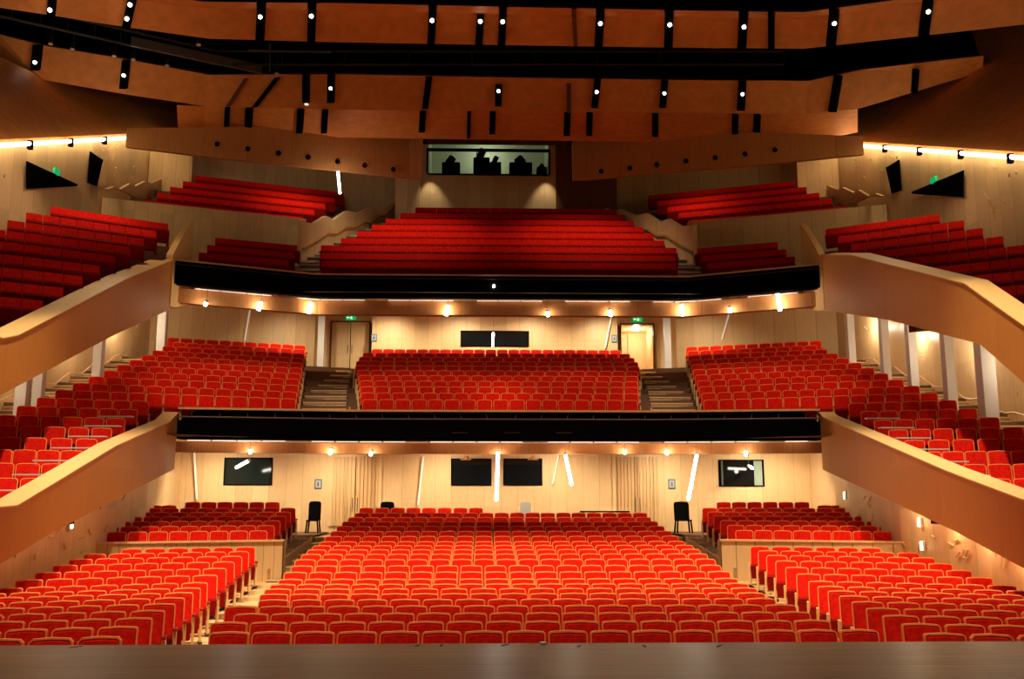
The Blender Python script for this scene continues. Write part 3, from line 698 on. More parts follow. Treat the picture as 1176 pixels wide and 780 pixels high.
for s in MIR:
    ln = [[(x, y-.55) for x, y in (upp(k, s*7.6), upp(k, s*11.5))] for k in range(3)]+[[(s*7.6, 40.9), (s*11.5, 39.7)]]
    struct(terrace(ln, [UFZ(k) for k in range(3)]).build('floor', ['carpet', 'carpet']), 'stepped floor of the small upper %s block' % SIDE[s], 'floor')
    ln = [[(x, y-.55) for x, y in (wng(j, s*11.75), wng(j, s*16))] for j in range(8 if s < 0 else 7, -1, -1)]+[[(s*11.6, 39.3), (s*16, 37.8)]]
    struct(terrace(ln, [WZ(j) for j in range(8 if s < 0 else 7, -1, -1)], zdrop=.02).build('floor', ['carpet', 'carpet']), 'stepped floor of the upper %s wing' % SIDE[s], 'floor')
    t20 = math.tan(b20)
    ln = [[(s*7.2, y-.45+(8.6-7.2)*t20), (s*16, y-.45-(16-8.6)*t20)] for y in (40.9, 42.1-.1, 42.9, 43.7, 44.5)]+[[(s*7.2, 46.6), (s*16, 45)]]
    struct(terrace(ln, [14.05+.565*k for k in range(5)]).build('floor', ['carpet', 'carpet']), 'stepped floor of the upper %s rear block' % SIDE[s], 'floor')
    # retaining wall
    def ret(x): return 40.45-(x-8.2)*t20
    m = MB(); xs = [8.35, 10, 12, 14, 16]
    m.slab([(s*x, ret(x)) for x in xs], 11.2, 14.66, (0, .15))
    struct(m.build('wall_retaining_'+SIDE[s], 'birch'), 'tan timber retaining wall below the upper %s rear seats' % SIDE[s], 'wall')
    # stair balustrade with saw-tooth top, beside the centre aisle
    a_, b_ = -23.9, .413
    top = [(346, 254), (360, 257), (374.5, 248), (384, 252.5), (399, 242), (411, 245), (428, 237.6), (435, 241), (453.5, 233.4), (461, 236)]
    bot = [(461, 247), (443.6, 255.5), (441.6, 262), (426, 264), (425.5, 270), (409, 271), (407, 277), (390.6, 279), (386, 286), (367.6, 288), (360, 295.5), (346, 303)]
    P = [atX(px, py, a_, b_) for px, py in top+bot]
    P = [Vector((-s*p.x, p.y, p.z)) for p in P]
    if s < 0: P = [Vector((p.x, p.y, p.z)) for p in P]
    m = MB(); nv = len(P); V = [p for p in P]+[p+Vector((s*.16, .05, 0)) for p in P]
    nt_ = len(top); nb = len(bot)
    V = P+[p+Vector((s*.16, .03, 0)) for p in P]
    # triangulated by bmesh n-gon
    m.add(V, [tuple(range(nv)), tuple(range(2*nv-1, nv-1, -1))]+[(i, (i+1) % nv, nv+(i+1) % nv, nv+i) for i in range(nv)])
    o = m.build('stair_balustrade', 'birch'); tag(o, 'pale saw-tooth timber balustrade beside the upper centre aisle, %s' % SIDE[s], 'balustrade')
    hr = [(346, 286), (360, 278.5), (375.5, 268), (384.5, 269), (396, 261.5), (405, 262), (416, 255.5), (425.5, 256), (433, 248), (442.5, 248), (453.5, 235)]
    m = MB(); m.path([Vector((-s*p.x-s*.07, p.y-.03, p.z)) for p in (atX(px, py, a_, b_) for px, py in hr)], .045); m.build('handrail', 'honey', o)
    # aisle stairs of upper tier
    r0 = empty('staircase', (s*7.8, 36, 11)); tag(r0, 'steep aisle stairs with pale nosings in the upper balcony, %s' % SIDE[s], 'stairs', 'upper balcony aisle stairs')
    m = MB(); m2 = MB()
    for q in range(18):
        y0 = 36.0+.465*q; z = 10.86+.283*q
        xa = lerp([(36, 7.0), (39, 6.7), (44, 4.0)], y0); xb = xa+lerp([(36, 1.5), (44, 1.1)], y0)
        m.box(min(s*xa, s*xb), max(s*xa, s*xb), y0, y0+.5, z-.5, z); m2.box(min(s*xa, s*xb), max(s*xa, s*xb), y0-.01, y0+.06, z-.07, z+.006)
    child(m, 'treads', 'stepdark', r0); child(m2, 'nosings', 'white', r0)
    # outer wall of the upper tier
    m = MB(); Yw = [26, 30, 34, 38, 42, 46]
    m.slab([(s*(16.0+(.06 if i % 2 else 0)), y) for i, y in enumerate(Yw)], [6, 7, 8, 10, 12, 13], [12.4, 14.1, 15.8, 17.5, 19.1, 20.8], (s*.2, 0))
    for q in range(40):
        y = random.uniform(28, 41); z = lerp([(28, 11.0), (41, 16)], y)+random.uniform(0, 2.2); a2 = random.uniform(0, 3.14); d = random.uniform(.05, .15)
        if 30 < y < 38 and z < 15.9: continue
        m.tube((s*15.98, y-math.cos(a2)*d, z-math.sin(a2)*d), (s*15.90, y+math.cos(a2)*d, z+math.sin(a2)*d), .03, 6)
    struct(m.build('wall_upper_'+SIDE[s], 'birch'), 'birch panelled outer wall of the upper tier, %s' % SIDE[s], 'wall')
    # dark openings in it
    for nm, pts, lb in (('door_upper', [(31, 185), (90, 212), (88, 214), (31, 217)], 'dark sloping stair opening in upper %s wall under the exit sign'), ('door_upper', [(104, 174), (119, 184), (112, 214), (101, 210)], 'narrow dark doorway high in the upper %s wall')):
        P = [atX(px, py, -15.94) for px, py in pts]; P = [Vector((-s*p.x, p.y, p.z)) for p in P]
        m = MB(); m.prism(P, (s*.03, 0, 0)); struct(m.build('door_%d' % (5 if pts[0][0] == 31 else 6), 'void'), lb % SIDE[s], 'doorway')
    m = MB(); P = [atX(px, py, -15.93) for px, py in ((119, 184), (121.5, 188), (118, 214), (112, 214))]; m.prism([Vector((-s*p.x, p.y, p.z)) for p in P], (s*.03, 0, 0))
    struct(m.build('trim_3', 'birch'), 'pale reveal of the high %s doorway' % SIDE[s], 'trim')
    p = atX(65, 197, -15.7); p = Vector((-s*p.x, p.y, p.z)); m = MB(); m.box(p.x-.04, p.x+.04, p.y-.2, p.y+.2, p.z-.09, p.z+.09)
    tag(m.build('exit_sign', 'green'), 'green exit sign on the upper %s wall over the dark opening' % SIDE[s], 'exit sign', 'exit signs')
    # light strip under the reflector
    A = Vector((s*15.75, 43.5, 19.60)); B = Vector((s*15.75, 25, 11.9))
    r0 = empty('light_strip', A); tag(r0, 'long bright light strip along the top of the upper %s wall' % SIDE[s], 'light strip')
    m = MB(); m.tube(A, B, .07, 6); child(m, 'tube', 'strip', r0)
    for f in (.2, .36, .52, .68, .84):
        q = A.lerp(B, f); m = MB(); m.box(q.x-.08, q.x+.08, q.y-.07, q.y+.07, q.z-.2, q.z+.1); child(m, 'bracket', 'black', r0)
    # stepped timber upstand by the rear block
    pts = [(124, 217), (132, 214), (139, 217.6), (150, 210.6), (156, 213.8), (168, 208), (174, 210.6), (185, 205.7), (191, 208.5), (191, 222), (163, 230), (143.6, 220)]
    P = [atX(px, py, -15.35) for px, py in pts]; P = [Vector((-s*p.x, p.y, p.z)) for p in P]
    m = MB(); m.prism(P, (s*.15, 0, 0)); tag(m.build('stair_balustrade', 'birch'), 'small zigzag timber upstand at the outer end of upper %s rear seats' % SIDE[s], 'balustrade')
    # wall behind rear block
    m = MB(); m.slab([(s*4.4, 46.4), (s*8.0, 46.2), (s*13.7, 44.0), (s*14.0, 42.4), (s*15.95, 42.4)], 13.5, 19.0, (0, .15))
    struct(m.build('wall_upper_back_'+SIDE[s], 'birch'), 'birch wall behind the upper %s rear seats' % SIDE[s], 'wall')
    # bulkhead
    def bk(x): return 41.5-max(0, x-4)*.30
    xs = [3.4, 4, 8, 12, 15.4]
    m = MB(); m.slab([(s*x, bk(x)) for x in xs], [16.95, 16.95, 16.95, 16.95, 17.0], [19.2, 19.2, 18.9, 18.3, 17.8], (0, .2))
    struct(m.build('wall_bulkhead_'+SIDE[s], 'beam'), 'curved timber bulkhead with round ports over upper %s seats' % SIDE[s], 'wall')
    for k in range(7):
        px = (250, 285, 320, 354, 388, 419, 452)[k]; py = (166, 171.5, 176.5, 181, 186, 190.5, 195)[k]
        q = atY(px, py, 40); y = 40
        for _ in range(20): y = bk(abs(q.x)); q = atY(px, py, y)
        q.x *= -s; r0 = empty('round_port', (q.x, q.y, q.z)); tag(r0, 'round dark port in the upper %s bulkhead, %s from the outer end' % (SIDE[s], ORD[k+1]), 'vent', 'round ports in the bulkhead')
        m = MB(); m.tube((0, -.05, 0), (0, .01, 0), .17, 18, 0, .17); m.build('ring', 'honey', r0); m = MB(); m.tube((0, -.065, 0), (0, -.045, 0), .115, 18); m.build('opening', 'void', r0)
# centre of upper back wall: control room
w0 = atY(492, 173, 45); w1 = atY(630, 201, 45); v0 = atY(483, 203, 45); v1 = atY(638.5, 240, 45)
m = MB(); m.box(v0.x, v1.x, 45, 45.15, v1.z-.5, w1.z); m.box(v0.x, w0.x, 45, 45.15, w1.z, 19.9); m.box(w1.x, v1.x, 45, 45.15, w1.z, 19.9)
struct(m.build('wall_control_room', 'birch'), 'birch wall below the control room window', 'wall')
m = MB(); m.box(v0.x-1.1, v0.x, 44.6, 45.15, 14, 19); m.box(v1.x, 6.0, 45.0, 45.15, 15, 19.9); m.box(-3.4, 6, 41.6, 41.8, w0.z-1.25, w0.z-.8)
m = MB(); m.box(v1.x, 5.9, 45.0, 45.15, 15.5, 19.9)
struct(m.build('wall_dark_panel', 'brown'), 'dark brown panel right of the control room window', 'wall')
m = MB(); m.box(v0.x-1.2, v0.x, 44.8, 45.15, 14.5, 19.9); struct(m.build('wall_pier', 'birch'), 'timber pier left of the control room window', 'wall')
r = empty('window_6', (0, 0, 0)); r['kind'] = 'structure'; tag(r, 'wide lit control room window high in the centre with equipment inside', 'window')
m = MB(); m.box(w0.x-.08, w0.x, 44.9, 45.1, w1.z, w0.z+.1); m.box(w1.x, w1.x+.08, 44.9, 45.1, w1.z, w0.z+.1); m.box(w0.x, w1.x, 44.9, 45.1, w0.z, w0.z+.1); m.box(w0.x, w1.x, 44.9, 45.1, w1.z-.06, w1.z); m.box(w0.x+1.52*1.55, w0.x+1.52*1.55+.05, 44.95, 45.0, w1.z, w0.z)
m.build('window_frame', 'black', r)
m = MB(); m.box(w0.x, w1.x, 48.0, 48.1, 16.5, 21); m.box(w0.x, w1.x, 45.15, 48, 20.9, 21); m.box(w0.x-.1, w0.x, 45.15, 48, 16.5, 21); m.box(w1.x, w1.x+.1, 45.15, 48, 16.5, 21); m.box(w0.x, w1.x, 45.15, 48, 16.5, 16.6); m.build('room_lining', 'booth', r)
g, nt, bb = newmat('pane_glass'); bb.inputs['Transmission Weight'].default_value = 0
nt.nodes.remove(bb); tr = nt.nodes.new('ShaderNodeBsdfTransparent'); gl = nt.nodes.new('ShaderNodeBsdfGlossy'); gl.inputs['Roughness'].default_value = .03; mx = nt.nodes.new('ShaderNodeMixShader'); mx.inputs[0].default_value = .05
nt.links.new(tr.outputs[0], mx.inputs[1]); nt.links.new(gl.outputs[0], mx.inputs[2]); nt.links.new(mx.outputs[0], nt.nodes['Material Output'].inputs['Surface'])
M['pane'] = g
m = MB(); m.box(w0.x, w1.x, 44.97, 44.98, w1.z, w0.z); m.build('pane', 'pane', r)
# equipment in the control room
def eq(px, py, wpx, hpx, name, label, Y=46.2):
    p = atY(px, py, Y); sc = Y/1100*.98; w = wpx*sc/2; h = hpx*sc
    r = empty(name, (p.x, Y, p.z-.2)); tag(r, label, 'equipment', 'control room equipment')
    m = MB(); m.box(-w, w, -.2, .35, 0, h*.6+.2); m.build('body', 'black', r, bevel=.04)
    m = MB(); m.tube((-w*.3, -.1, h*.6+.15), (w*.2, -.1, h+.2), w*.45, 8); m.build('head', 'black', r)
    m = MB(); m.tube((0, 0, 0), (0, 0, -1.6), .05); m.build('stand', 'black', r)
eq(518, 196, 22, 16, 'follow_spot', 'black follow spotlight silhouette at left of the control room window')
eq(553, 196, 20, 26, 'follow_spot', 'tall black follow spotlight in the middle of the control room window')
eq(569, 197, 14, 18, 'projector', 'black projector right of the control room window mullion')
eq(598, 194, 28, 12, 'follow_spot', 'long black follow spotlight at right of the control room window')
eq(622, 197, 12, 8, 'projector', 'small black projector at the right edge of the control room window')
for k, (px, w) in enumerate(((530, 60), (604, 40))):
    p = atY(px, 197, 46); t = empty('control_desk', (p.x, 47.0, w1.z-.3)); tag(t, 'dark equipment desk inside the control room, %s half' % ('left', 'right')[k], 'desk')
    m = MB(); hw = w/2*.042; m.box(-hw, hw, -.3, .3, 0, .42); m.build('top', 'black', t); m = MB(); m.box(-hw+.1, -hw+.2, -.2, .2, -1, 0); m.box(hw-.2, hw-.1, -.2, .2, -1, 0); m.build('leg', 'black', t)
# centre header over the upper seats
m = MB(); a = atY(485, 160, 41.5); c = atY(700, 172, 41.5); m.box(-3.5, 5.0, 41.5, 41.7, 18.15, 19.2)
m = MB(); m.box(-3.4, 3.4, 44.0, 44.1, 19.55, 20.2); struct(m.build('wall_header', 'brown'), 'dark header above the control room window', 'wall')
# ================================================================== CEILING
def ceilpoly(pts, name, label, mat='ceil', th=(0, .12, .10), base=(0, 1, 2)):
    P0, P1, P2 = [atY(*pts[i]) for i in base]; nn = (P1-P0).cross(P2-P0); C0 = Vector((CX, 0, CZ)); Q = []
    for px, py, _ in pts:
        d = Vector(ray(px, py)); Q.append(C0+d*(nn.dot(P0-C0)/nn.dot(d)))
    m = MB(); m.prism(Q, th); return struct(m.build(name, mat), label, 'ceiling')
t21 = math.tan(math.radians(21))
def Yk(px, Y0, kl=228, kr=925):   # band depth following the angled plan
    # solve for the band line y = Y0 - (|x|-xk)*tan21
    y = Y0
    xk_l = atY(kl, 100, Y0).x; xk_r = atY(kr, 100, Y0).x
    for _ in range(40):
        x = atY(px, 100, y).x
        e = max(0, xk_l-x, x-xk_r)
        y = y+(Y0-e*t21-y)*.5
    return y
def band(name, label, top, bot, Yt, Yb, mat='ceil'):
    """a faceted reflector: top / bottom are lists of (px,py) in the photograph's survey, each at the depth of its plan line"""
    m = MB(); A = [atY(px, py, Yk(px, Yt)) for px, py in top]; B = [atY(px, py, Yk(px, Yb)) for px, py in bot]
    n = len(A); V = A+B+[p+Vector((0, .1, .08)) for p in A]+[p+Vector((0, .1, .08)) for p in B]
    fs = []
    for i in range(n-1): fs += [(i, i+1, n+i+1, n+i), (2*n+i, 3*n+i, 3*n+i+1, 2*n+i+1), (n+i, n+i+1, 3*n+i+1, 3*n+i), (i, 2*n+i, 2*n+i+1, i+1)]
    fs += [(0, n, 3*n, 2*n), (n-1, 3*n-1, 4*n-1, 2*n-1)]
    m.add(V, fs); return struct(m.build(name, mat), label, 'ceiling')
Atop = [(-40, -32), (55, -16), (175, 3), (235, 9.5), (388, 12), (588, 17), (788, 20), (923, 22), (1090, -1), (1230, -18)]
Abot = [(-40, 3), (55, 17), (150, 32), (240, 44.5), (388, 48.6), (588, 52), (788, 55), (923, 56), (1115, 35), (1230, 22)]
band('ceiling', 'orange-brown timber ceiling reflector nearest the stage', Atop, Abot, 30.2, 31)
Alip = [(-40, -40), (55, -24), (175, -5), (235, 2), (388, 3.5), (588, 8), (788, 12), (923, 14), (1090, -8), (1230, -25)]
band('ceiling', 'thin lip above the front ceiling reflector', Alip, Atop, 29.2, 30.2)
Btop = [(-40, 32), (0, 40), (53, 53), (138, 67), (240, 86), (388, 85), (588, 89), (788, 92), (929, 93), (990, 80), (1130, 64)]
Bbot = [(-40, 60), (0, 70), (46, 91), (136, 107), (235, 122), (388, 126), (588, 128), (788, 129.5), (925, 131), (990, 124), (1128, 82)]
band('ceiling', 'orange-brown timber ceiling reflector behind the black gap', Btop, Bbot, 37, 38)
Clist_t = [(203, 121), (235, 122), (388, 126), (588, 128), (788, 129.5), (925, 131), (985, 125)]
Clist_b = [(205, 157), (235, 157), (388, 158), (588, 161), (788, 163.5), (925, 164), (985, 152)]
band('ceiling', 'dim lower face of the rear ceiling reflector', Clist_t, Clist_b, 38, 40.6)
# the large side reflectors
for s in MIR:
    B0 = Vector((s*15.95, 24.5, 11.75)); B1 = Vector((s*15.95, 44.2, 19.95))
    ref = atY(46, 91, Yk(46, 38)) if s < 0 else atY(1128, 76, Yk(1128, 38))
    nn = (B1-B0).cross(ref-B0); C0 = Vector((CX, 0, CZ))
    px_ = [(-60, 40), (46, 91), (136, 107), (203, 119.5), (217, 150)] if s < 0 else [(1260, 10), (1116, 34), (1128, 74), (990, 124), (955, 158)]
    Q = []
    for a_, b_ in px_:
        d = Vector(ray(a_, b_)); Q.append(C0+d*(nn.dot(B0-C0)/nn.dot(d)))
    m = MB(); m.prism([B0]+Q+[B1], (0, .05, .14)); struct(m.build('ceiling', 'ceil'), 'large brown side reflector over the upper %s wing' % SIDE[s], 'ceiling')
m = MB(); m.box(-24, 24, 8, 50, 24, 24.2); m.box(-24, 24, -6, 8, 24, 24.2); m.box(-24, 24, 49.8, 50, 12, 24); m.box(-24, -23.8, 8, 50, 3, 24); m.box(23.8, 24, 8, 50, 3, 24)
struct(m.build('ceiling', 'void'), 'black void above the ceiling reflectors', 'ceiling')
for s in MIR:
    m = MB(); m.slab([(s*13.2, -6), (s*13.2, 10.4), (s*17.5, 13), (s*17.5, 25.9)], 0, 23.9, (s*.2, 0)); struct(m.build('wall_proscenium_'+SIDE[s], 'brown'), 'dark brown %s side wall next to the stage' % SIDE[s], 'wall')
# catwalk in the gap on the left
r = empty('lighting_bridge', (0, 34, 20)); tag(r, 'dark steel lighting bridge running through the ceiling gap', 'catwalk')
m = MB(); A = atY(-20, 14, 31); B = atY(250, 74, 35.2); C_ = atY(900, 74, 35.2)
for dz in (0, .55): m.tube(A+Vector((0, 0, dz)), B+Vector((0, 0, dz)), .05); m.tube(B+Vector((0, 0, dz)), C_+Vector((0, 0, dz)), .05)
for f in [i/9 for i in range(10)]:
    q = A.lerp(B, f); m.tube(q, q+Vector((0, 0, .55)), .03); q = B.lerp(C_, f); m.tube(q, q+Vector((0, 0, .55)), .03)
child(m, 'truss', 'dsteel', r)
m = MB(); A = atY(150, 52, 33); B = atY(300, 84, 35.8); m.prism([A, B, B+Vector((0, 0, .35)), A+Vector((0, 0, .35))], (0, .1, 0)); A = atY(285, 58, 34); B = atY(380, 60, 34); m.tube(A, B, .03); m.tube(atY(310, 50, 34), atY(310, 82, 34), .03)
child(m, 'beam', 'steel', r)
for k, (px, py) in enumerate(((58, 50), (131, 64), (153, 68), (192, 75), (228, 51), (83, 56), (318, 84), (352, 119.5))):
    q = atY(px, py, {228: 33.5, 352: 37.6, 318: 36.4}.get(px, Yk(px, 36.6)))
    r0 = empty('stage_lamp', q); tag(r0, 'small white-tipped spotlight in the left ceiling gap, %s in the list from the left' % ORD[k+1] if False else 'small spotlight at the left ceiling gap, %s' % ('over the far left reflector', 'left of the long slot', 'just right of the long slot', 'midway along the left reflector', 'round and pale, high under the bridge', 'beside the far left lamp', 'at the bend of the reflector', 'at the foot of a black slot')[k], 'spotlight', 'spotlights in the ceiling gap')
    m = MB(); m.tube((0, 0, 0), (0, .05, .28), .08, 10); m.build('body', 'dsteel', r0)
    m = MB(); m.tube((0, 0, -.03), (0, 0, .0), .085, 10); m.build('lens', 'cream' if px != 352 else 'strip2', r0)
    m = MB(); m.tube((0, .05, .28), (0, .1, .8), .02, 6); m.build('yoke', 'dsteel', r0)
# slots with downlights
def edge_at(tab, px): return lerp(tab, px)
def slot(x0, y0, x1, y1, Y0, Y1, wpx, lamps, label, mat='void', top=None, bot=None, lip=None):
    r = None; parts = []
    yt = edge_at(top, x0); yb = edge_at(bot, x1)
    A = atY(x0, yt, Yk(x0, Y0)); B = atY(x1, yb, Yk(x1, Y1))
    def onb(py):
        lo, hi = -.6, 1.4
        for _ in range(40):
            f = (lo+hi)/2
            if proj(*A.lerp(B, f))[1] < py: lo = f
            else: hi = f
        return A.lerp(B, lo)
    a = onb(max(y0, yt)); c = onb(min(y1, yb)); nrm = Vector((0, -.16, -.12))
    w = wpx/1100*Y0*.54
    r = empty('ceiling_slot', (a+c)/2); tag(r, label, 'ceiling light' if lamps else 'ceiling slot', 'black slots in the ceiling reflectors')
    dx = Vector((w, 0, 0))
    m = MB(); m.prism([a-dx, a+dx, c+dx, c-dx], nrm)
    if lip and y0 < yt-1:
        l0 = atY(x0, edge_at(lip, x0), Yk(x0, Y0-1)); m.prism([l0-dx, l0+dx, a+dx, a-dx], nrm)
    child(m, 'housing', mat, r)
    for py in lamps:
        q = onb(py)+nrm*1.15
        m = MB(); m.tube(q, q+Vector((0, -.02, -.03)), .066, 12); child(m, 'lens', 'lens', r)
SA = [(63, -8, 60, 20, 7, [10]), (153, -4, 146, 34, 8, [4, 20]), (301, 2, 299, 47, 9, [18]), (359, 2, 358, 48, 8.5, [17]), (497, 4, 495, 50.5, 8.5, [22]), (552, 17, 550, 51, 8.5, [23]), (577.5, 6, 576, 51, 8.5, [23.5]), (659, 17, 661, 52, 4.5, []), (689, 8, 687, 53.5, 9, [25.5]), (768, 11, 767, 54.5, 9, [27]), (853, 13, 851, 55.5, 9, [29.5]), (885, 20, 885, 56, 6, []), (956.5, 10, 953, 53, 10, [25.5]), (1064, -10, 1059, 41, 10, [12])]
SB = [(45, 47, 41, 80, 9, [70]), (146, 52, 142, 101, 8, [85]), (286, 90, 262, 121, 5, []), (322, 89, 292, 122, 6, []), (352, 84, 352, 117, 8, []), (381, 84, 380, 117, 8, [100]), (493, 88, 488, 124, 7, []), (573, 97, 572, 121, 7.5, [103]), (653, 96, 653, 129, 5, []), (686, 90, 682, 123, 7, [104]), (763, 92, 760, 123, 7, [105.5]), (852, 92, 850, 126, 8, [106.5]), (962, 86, 955, 134, 8.5, []), (1051, 79, 1049, 112, 6, [])]
SC = [(262, 121, 260, 155, 5), (287, 122, 285, 150, 8), (346, 123, 344, 152, 7.5), (374, 123, 372, 152, 6.5), (486, 126, 484, 151, 7), (539, 127, 538, 158, 4), (566, 127, 565, 153, 6.5), (651.5, 129, 650.5, 155, 7), (677, 129, 676, 155, 6.5), (752, 130, 752, 156, 6.5), (844, 131, 843, 159, 6.5), (869, 131, 868, 160, 7)]
for k, q in enumerate(SA): slot(q[0], q[1], q[2], q[3], 30.2, 31, q[4], q[5], 'black slot%s in the front ceiling reflector, %s from the left' % (' with a white downlight' if q[5] else '', ORD[k+1]), 'void' if q[4] > 5 else 'brown', Atop, Abot, Alip)
for k, q in enumerate(SB): slot(q[0], q[1], q[2], q[3], 37, 38, q[4], q[5], 'black slot%s in the rear ceiling reflector, %s from the left' % (' with a white downlight' if q[5] else '', ORD[k+1]), 'void' if q[4] > 5 else 'brown', Btop, Bbot)
for k, q in enumerate(SC): slot(q[0], q[1], q[2], q[3], 38, 40.6, q[4], [], 'short dark slot below the rear ceiling reflector, %s from the left' % ORD[k+1], 'void', Clist_t, Clist_b)
# ================================================================== HANGING LED TUBES
def led(pa, pb, label, r=.05, grp='tilted LED tube lights'):
    a = atY(*pa); c = atY(*pb); r0 = empty('tube_light', a); tag(r0, label, 'tube light', grp)
    m = MB(); m.tube(a, c, r, 10); child(m, 'tube', 'led', r0)
    d = (c-a).normalized(); m = MB(); m.tube(a-d*.03, a+d*.02, r*1.15, 10); child(m, 'end_cap', 'white', r0)
    m = MB(); zt = 4.62 if a.y < 37 and a.z < 6 else a.z+.6
    m.tube(a, (a.x, a.y+.05, zt), .008, 5); child(m, 'hanger', 'steel', r0)
    return a, c
TUBES = []
for (pa, pb, lb) in (
    ((572, 518, 31.9), (570, 575, 33.0), 'long vertical LED tube between the two black centre windows'),
    ((649, 521, 32.5), (656.5, 557, 33.6), 'leaning LED tube right of the centre windows'),
    ((800.5, 521, 32.3), (790.5, 574, 33.2), 'long leaning LED tube left of the far right window'),
    ((286, 529, 33.6), (271.5, 537, 34.4), 'short slanting LED tube in front of the far left window'),
    ((287, 515.5, 32.0), (287.5, 520.5, 34.2), 'end-on LED tube above the far left window'),
    ((381, 515.5, 32.0), (379, 521.5, 33.8), 'short LED tube above the left sign and door of the stalls'),
    ((427.5, 518.0, 32.2), (425.5, 522.5, 34.0), 'end-on LED tube above the left stalls doors'),
    ((717.5, 516.5, 32.0), (717.5, 520.5, 34.0), 'end-on LED tube above the right stalls doors'),
    ((766, 516.5, 32.0), (766, 521.5, 33.8), 'short LED tube right of the right stalls doors'),
    ((857, 517.5, 32.0), (856.5, 523, 34.2), 'end-on LED tube above the far right window'),
    ((828.8+0, 536, 35.9), (833, 538.5, 36.1), 'tiny LED lamp seen in the far right window')):
    if lb.startswith('tiny'):
        pa, pb = (860, 535, 35.0), (864, 538, 36.0)
    elif pa[1] < 523:
        yb = lerp(BEL, atY(pa[0], pa[1], 31.5).x)
        pa = (pa[0], pa[1], yb-.22); pb = (pb[0], pb[1], yb-.10 if pb[1] < 530 else yb+.4)
    TUBES.append(led(pa, pb, lb))
for (pa, pb, lb) in (
    ((237.5, 346.5, 36.5), (235.5, 350.5, 38.5), 'short LED tube under the upper balcony, first from the left'),
    ((300, 346, 36.5), (297, 356.5, 37.9), 'LED tube under the upper balcony, second from the left'),
    ((358, 347, 36.3), (354.5, 360, 37.4), 'LED tube under the upper balcony above the left white column'),
    ((514.5, 350, 36.2), (512.5, 362.5, 37.2), 'LED tube under the upper balcony left of the control window'),
    ((566.5, 382, 44.2), (566.0, 398, 44.3), 'LED tube hanging in front of the wide control window'),
    ((628.7, 357.5, 37.2), (629.5, 363, 39.0), 'short LED tube under the upper balcony right of the control window'),
    ((700.5, 355.5, 37.0), (701.5, 363, 38.6), 'short LED tube under the upper balcony near the open doorway'),
    ((783, 349.5, 36.4), (784, 362.5, 37.5), 'LED tube under the upper balcony above the right white column'),
    ((838, 352.5, 36.5), (838.5, 358.5, 38.4), 'short LED tube under the upper balcony, second from the right'),
    ((893, 337, 35.4), (896, 357, 36.6), 'LED tube under the upper balcony, rightmost'),
    ((388, 196, 39.6), (390.5, 222, 40.5), 'long LED tube hanging over the upper left rear seats')):
    if 300 < pa[1] < 360:
        yb = lerp(BE, atY(pa[0], pa[1], 35.5).x); pa = (pa[0], pa[1], yb-.20); pb = (pb[0], pb[1], yb-.08)
    TUBES.append(led(pa, pb, lb, .05 if pa[1] > 360 or pa[1] < 300 else .065))
for pa, pb, lb in (((223, 520, 36.2), (226, 573, 36.3), 'glowing rod for a faint reflection on the stalls back wall, far left'), ((486, 526, 36.2), (480, 580, 36.3), 'leaning glowing rod for a faint reflection on the stalls back wall, left of centre'),
                   ((641, 524, 36.2), (635, 556, 36.3), 'leaning glowing rod for a faint reflection right of the black centre windows'), ((287, 356, 43.6), (281, 391, 43.6), 'leaning glowing rod for a faint reflection on the left angled balcony wall'),
                   ((702, 364, 44.7), (695, 400, 44.7), 'leaning glowing rod for a faint reflection left of the open balcony doorway'), ((837, 361, 43.2), (829, 390, 43.2), 'leaning glowing rod for a faint reflection on the right angled balcony wall')):
    a = atY(*pa); c = atY(*pb)  # thin glowing rods added in place of faint reflection streaks
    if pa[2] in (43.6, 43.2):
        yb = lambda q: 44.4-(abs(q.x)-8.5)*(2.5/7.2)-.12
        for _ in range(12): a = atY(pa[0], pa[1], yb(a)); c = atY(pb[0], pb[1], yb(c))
    r0 = empty('tube_light', a); tag(r0, lb, 'tube light', 'glowing rods for reflections on the back walls')
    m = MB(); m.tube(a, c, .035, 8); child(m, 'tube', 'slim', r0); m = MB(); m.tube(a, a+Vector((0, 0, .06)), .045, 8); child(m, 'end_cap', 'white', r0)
# ================================================================== LIGHTS
def light(kind, loc, power, col=(1, .80, .56), tgt=None, **kw):
    d = bpy.data.lights.new(kind.lower(), kind); d.energy = power; d.color = col
    for k, v in kw.items(): setattr(d, k, v)
    o = bpy.data.objects.new(kind.lower()+'_light', d); COL.objects.link(o); o.location = loc
    if tgt is not None: o.rotation_euler = (Vector(tgt)-Vector(loc)).to_track_quat('-Z', 'Y').to_euler()
    return o
W = (1, .80, .56)
# house downlights over the mid stalls
for x, ty, p in ((-9, 21.5, 1.1), (-4.5, 23, 1), (0, 22, 1.1), (4.5, 23, 1), (9, 21.5, 1.1)):
    light('SPOT', (x*.95, 17.5, 19), 10500*p, W, (x, ty, 0), spot_size=math.radians(48), spot_blend=.7, shadow_soft_size=.2)
for x in (-8, 0, 8):
    light('SPOT', (x, 9.5, 17), 4600, W, (x, 16, 0), spot_size=math.radians(66), spot_blend=.9, shadow_soft_size=.4)
# light on the circle from the front lighting slots
for x in (-7.5, -2.5, 2.5, 7.5):
    light('SPOT', (x*.9, 21, 16.5), 3800, W, (x*1.15, 34, 5.2), spot_size=math.radians(34), spot_blend=.7, shadow_soft_size=.2)
# straight down on the side wings and parapet caps
for s in MIR:
    light('SPOT', (s*8.5, 24, 18.2), 1150, W, (s*10.8, 24, 4), spot_size=math.radians(70), spot_blend=.8, shadow_soft_size=.2)
# tubes
for a, c in TUBES:
    q = a.lerp(c, .5)+Vector((0, -.1, -.10)); up = a.z > 6
    light('POINT', q, 7 if not up else (10 if a.z < 12 else 30), (1, .84, .62), shadow_soft_size=.08)
